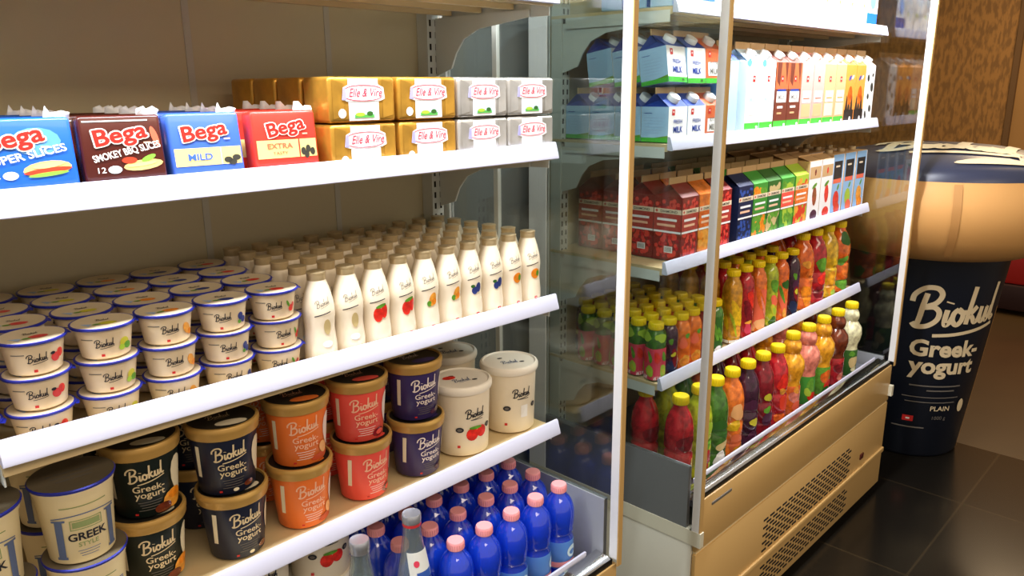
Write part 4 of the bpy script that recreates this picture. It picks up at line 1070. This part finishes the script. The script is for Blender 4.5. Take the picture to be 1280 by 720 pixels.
for ci, k in enumerate(grid):
    x = 1.594+0.0575*ci
    for r_ in range(5 if ci == 0 else 6):
        place('sj_'+k, small_juice(*SM[k]), 'juice_bottle', f'small {names[k]} juice bottle, {ORD[ci]} column from the left end, {ORD[r_]} from the front', 'juice bottle',
              (x+jit(0.001), 1.0375+r_*0.0546+jit(0.0003), r4z(x)), rz=-0.4+jit(0.08), group='small yellow capped juice bottles')
for ci, k in enumerate(['amber', 'cherry', 'peach', 'olive', 'carrot', 'blackberry']):
    x = 1.985+0.0765*ci
    sp = SM[k]
    for r_ in range(4):
        place('mj_'+k, small_juice(sp[0], sp[1], sp[2], H=0.215), 'juice_bottle', f'tall slim {names[k]} juice bottle, {ORD[ci]} of six columns, {ORD[r_]} from the front', 'juice bottle',
              (x+jit(0.001), 1.042+r_*0.070+jit(0.001), r4z(x)), rz=-0.4+jit(0.08), group='tall slim juice bottles with yellow caps')
def big_round(body, blobs, H=0.262, cap='cap_yellow', r=0.036):
    def mk(t):
        s = H/0.262
        prof = [(0, 0), (r*0.86, 0), (r, 0.006), (r, 0.040*s), (r*0.93, 0.045*s), (r, 0.050*s), (r, 0.105*s), (r*0.92, 0.110*s), (r*0.92, 0.114*s), (r, 0.120*s), (r*1.02, 0.150*s), (r*1.0, 0.175*s), (r*0.90, 0.198*s), (r*0.70, 0.217*s), (r*0.50, 0.230*s), (r*0.48, H-0.003)]
        mb = MB(); mb.lathe(prof, body, 32); mb.build('bottle', t)
        def rf(z):
            for a, b in zip(prof[1:], prof[2:]):
                if a[1] <= z <= b[1] and b[1] > a[1]: return a[0]+(b[0]-a[0])*(z-a[1])/(b[1]-a[1])
            return r
        mb = MB(); pr = Print(mb, on_cone(rf), 0.006)
        for q in range(3):
            for i, (u, v, a, b, m) in enumerate(blobs): pr.blob(u+(q-1)*2*PI*r/3, v*s, a*1.15, b*1.15, m, 0.0008+0.0001*i, 0.3*i)
        mb.build('label', t)
        cap_part(t, 0.0208, H-0.022, 0.022, cap)
    return mk
def bulb(body, sleeve, blobs, H=0.272):
    """big bottle with a round bulge over the sleeve and a second small one under the neck"""
    def mk(t):
        r = 0.033
        prof = [(0, 0), (r*0.88, 0), (r, 0.006), (r, 0.100), (r*0.94, 0.112), (r*0.98, 0.122), (r*1.18, 0.140), (r*1.28, 0.162), (r*1.18, 0.184), (r*0.86, 0.200), (r*0.72, 0.206), (r*0.84, 0.216), (r*0.88, 0.228), (r*0.76, 0.240), (r*0.56, 0.250), (r*0.52, H-0.003)]
        mb = MB(); mb.lathe(prof, body, 32); mb.build('bottle', t)
        mb = MB(); mb.lathe([(r+0.0004, 0.008), (r+0.0007, 0.009), (r+0.0007, 0.102), (r+0.0004, 0.103)], sleeve, 32)
        pr = Print(mb, on_cone(lambda z: r+0.0007), 0.006)
        for q in range(3):
            for i, (u, v, a, b, m) in enumerate(blobs): pr.blob(u+(q-1)*2*PI*r/3, v, a*1.15, b*1.15, m, 0.0004+0.0001*i, 0.3*i)
        mb.build('label', t)
        cap_part(t, 0.0208, H-0.022, 0.022)
    return mk
big_specs = [('orange', 2.462, 'juice_tangerine', [(0, .05, .02, .03, 'orange'), (0.01, .12, .02, .02, 'juice_orange'), (-.01, .16, .012, .012, 'mango')], 'orange'),
             ('berry', 2.563, 'juice_red', [(0, .04, .02, .02, 'juice_ruby'), (0.01, .09, .018, .02, 'strawberry'), (0, .14, .02, .02, 'leaf')], 'red berry'),
             ('pineapple', 2.660, 'juice_yellow', [(0, .05, .02, .04, 'juice_mango'), (0.0, .13, .02, .03, 'juice_yellow'), (0.01, .02, .012, .01, 'lime')], 'golden yellow'),
             ('multi', 2.763, 'juice_tangerine', [(0, .03, .022, .02, 'leaf'), (0.01, .08, .02, .022, 'juice_orange'), (-.01, .12, .02, .012, 'leaf'), (0.01, .165, .02, .02, 'juice_orange'), (0, .20, .018, .02, 'dark_leaf')], 'orange and green')]
for key, x, body, bl, nm in big_specs:
    for r_ in range(2):
        place('br_'+key, big_round(body, bl, H=0.252, r=0.040), 'juice_bottle', f'fat {nm} juice bottle at the right shelf end, {"front" if r_ == 0 else "behind"}', 'juice bottle',
              (x, 1.052+r_*0.092, r4z(x)), rz=-0.4, group='fat juice bottles at the right end of the fourth shelf')
DK = [
 ('ruby', 1.612, 'r', 'juice_red', [(0.010, .06, .016, .020, 'juice_ruby'), (0.030, .08, .010, .012, 'juice_yellow'), (0.0, .14, .02, .02, 'juice_ruby')], 'dark red'),
 ('lime', 1.704, 'r', 'juice_lime', [(0, .05, .02, .03, 'juice_red'), (0, .15, .022, .02, 'lime'), (0.01, .10, .018, .01, 'leaf')], 'lime topped'),
 ('veg', 1.788, 'r', 'juice_green', [(0, .03, .018, .018, 'label_white'), (0.006, .07, .018, .01, 'vanilla'), (0, .12, .02, .03, 'dark_leaf')], 'dark green'),
 ('tropic', 1.876, 'r', 'juice_orange', [(0, .14, .02, .02, 'peach'), (-.008, .10, .016, .014, 'juice_yellow'), (0, .05, .02, .02, 'carton_rust'), (0.008, .025, .015, .012, 'juice_amber')], 'speckled orange'),
 ('grape', 1.966, 'r', 'juice_purple', [(0, .13, .018, .02, 'plum'), (0.01, .08, .012, .012, 'pear'), (0, .03, .02, .016, 'plum')], 'dark purple'),
 ('cherry', 2.058, 'r', 'juice_ruby', [(0, .13, .01, .012, 'pear'), (0.01, .06, .02, .02, 'plum'), (0, .09, .01, .01, 'leaf')], 'ruby red'),
 ('strawb', 2.152, 'r', 'juice_red', [(0, .15, .02, .02, 'strawberry'), (0.01, .08, .02, .02, 'tomato'), (0, .12, .01, .01, 'mango'), (0, .03, .018, .018, 'juice_tangerine')], 'bright red'),
 ('mango', 2.255, 'b', 'juice_mango', 'juice_tangerine', [(0, .07, .02, .02, 'juice_pink'), (0.01, .03, .02, .02, 'coral_band'), (0, .09, .01, .01, 'mango')], 'mango yellow'),
 ('guava', 2.368, 'b', 'juice_pink', 'carton_grass', [(0, .07, .014, .02, 'leaf'), (0.01, .03, .018, .016, 'strawberry'), (-.01, .05, .01, .012, 'lime')], 'salmon pink'),
 ('orange', 2.486, 'b', 'juice_mango', 'leaf', [(0, .07, .018, .018, 'juice_tangerine'), (0.01, .04, .014, .014, 'strawberry'), (0, .02, .018, .01, 'dark_leaf')], 'bright orange'),
 ('cola', 2.602, 'b', 'juice_brown', 'juice_red', [(0, .07, .02, .016, 'juice_ruby'), (0.01, .03, .018, .018, 'juice_pink')], 'brown'),
 ('cream', 2.722, 'b', 'juice_cream', 'dark_leaf', [(0, .06, .016, .02, 'vanilla'), (0.01, .03, .016, .012, 'juice_cream'), (-.01, .09, .01, .008, 'leaf')], 'creamy white'),
]
for e in DK:
    key, x, sh, body = e[:4]
    for r_ in range(2):
        mk_ = big_round(body, e[4], H=0.256, r=0.0365) if sh == 'r' else bulb(body, e[4], e[5])
        place('dk_'+key, mk_, 'juice_bottle', f'{e[-1]} juice bottle with yellow cap on the right deck, {"front row" if r_ == 0 else "row behind"}', 'juice bottle',
              (x-(0.012*r_ if x < 1.65 else 0), 0.968+r_*0.096, ZD), rz=-0.45+jit(0.08), group='large juice bottles on the right deck')

# ================================================================== GIANT DISPLAY TUB
def giant(t):
    RB, RT, HB = 0.20, 0.30, 0.86
    mb = MB(); mb.lathe([(0, 0.0), (RB-0.01, 0.0), (RB, 0.012), (RB+(RT-RB)*0.97, HB-0.03), (RT, HB), (0, HB)], 'display_navy', 64)
    rf = lambda z: RB+(RT-RB)*z/HB
    A0 = -0.98
    pr = Print(mb, on_cone(rf, 0, A0), 0.03)
    pr.script(0.06, 0.655, 0.066, 'display_gold', 0.002, wid=0.15, rot=0.08)
    pr.text('Greek-', 0.035, 0.460, 0.095, 'display_gold', 0.002, bold=0.035)
    pr.text('yogurt', 0.035, 0.385, 0.095, 'display_gold', 0.002, bold=0.035)
    pr.lines(0.02, 0.325, 0.20, 1, 0.02, 'ink_grey', 0.006, 0.002); pr.lines(0.04, 0.305, 0.11, 1, 0.02, 'ink_grey', 0.006, 0.002)
    pr.lines(0.01, 0.275, 0.22, 2, 0.022, 'ink_grey', 0.004, 0.002)
    pr.text('PLAIN', 0.05, 0.218, 0.030, 'display_gold', 0.002, bold=0.01)
    pr.text('1000 g', 0.05, 0.178, 0.022, 'ink_grey', 0.002)
    pr.rect(-0.085, -0.045, 0.165, 0.19, 'mark_red', 0.002); pr.rect(-0.072, -0.058, 0.174, 0.181, 'mark_white', 0.003)
    pr.lines(-0.06, 0.135, 0.12, 1, 0.02, 'ink_grey', 0.006, 0.002)
    pr.oval(0.145, 0.235, 0.016, 0.030, 'display_gold', 0.002)
    # yogurt bowl edge showing as a gold line on the right flank
    for k in range(14):
        z0, z1 = 0.02+k*0.045, 0.02+(k+1)*0.045
        u = lambda z: 0.21+0.055*(z/0.6)
        pr.put([(u(z0), z0), (u(z0)+0.008, z0), (u(z1)+0.008, z1), (u(z1), z1)], [(0, 1, 2, 3)], 'display_gold_seam', 0.002)
    mb.build('tub_body', t)
    mb = MB()
    mb.lathe([(RT-0.02, HB-0.006), (0.36, HB+0.004), (0.43, HB+0.035), (0.475, HB+0.09), (0.495, HB+0.16), (0.490, HB+0.235), (0.465, HB+0.285), (0.458, HB+0.305)], 'display_tan', 72)
    # the seam of the inflated ring
    a0 = -1.15
    v = []; f = []
    prof = [(0.432, HB+0.036), (0.477, HB+0.09), (0.497, HB+0.16), (0.492, HB+0.235), (0.467, HB+0.30)]
    for i, (r, z) in enumerate(prof):
        for a in (a0-0.028, a0+0.028): v.append(((r+0.002)*math.sin(a), -(r+0.002)*math.cos(a), z))
    for i in range(len(prof)-1): f.append((2*i, 2*i+1, 2*i+3, 2*i+2))
    mb.add(v, f, 'display_gold_seam', True)
    mb.build('inflated_rim', t)
    LIDP = [(0.458, HB+0.304), (0.450, HB+0.326), (0.415, HB+0.350), (0.34, HB+0.378), (0.22, HB+0.402), (0.10, HB+0.412), (0, HB+0.414)]
    mb = MB(); mb.lathe(LIDP, 'display_lid_navy', 72)
    def lidmap(u, v, l):
        r = min(0.457, math.hypot(u, v)); z = HB+0.414
        for a, b in zip(LIDP, LIDP[1:]):
            if b[0] <= r <= a[0]: z = b[1]+(a[1]-b[1])*(r-b[0])/(a[0]-b[0])
        return (u, v, z+l+0.003)
    def rot(u, v, l, a=0.85):
        c, s = math.cos(a), math.sin(a); return lidmap(u*c-v*s, u*s+v*c, l)
    pr = Print(mb, lambda u, v, l: rot(u, v, l, -1.25), 0.05)
    pr.script(0.02, -0.13, 0.090, 'display_gold', 0.002, wid=0.22, rot=0.0)
    pr.oval(0.16, -0.33, 0.14, 0.022, 'display_gold', 0.002, 0.35); pr.oval(-0.1, 0.25, 0.10, 0.03, 'bowl_cream', 0.002)
    mb.build('lid_top', t)
place('giant', giant, 'display_yogurt_tub', 'giant navy yogurt tub display with an inflated tan lid beyond the right fridge', 'display', (3.45, 0.950, 0.001))

# ================================================================== FAR BACKGROUND
t = thing('display_crate', 'red box shaped stand on a dark plinth, far right beside the giant tub', 'display stand', (6.15, 1.02, 0))
mb = MB(); mb.rbox(-0.25, 0.3, -0.45, 0.26, 0.03, 0.20, 'stand_dark', 0.01); mb.build('plinth', t)
mb = MB(); mb.rbox(-0.22, 0.26, -0.42, 0.20, 0.20, 0.46, 'box_red', 0.02); mb.build('box', t)
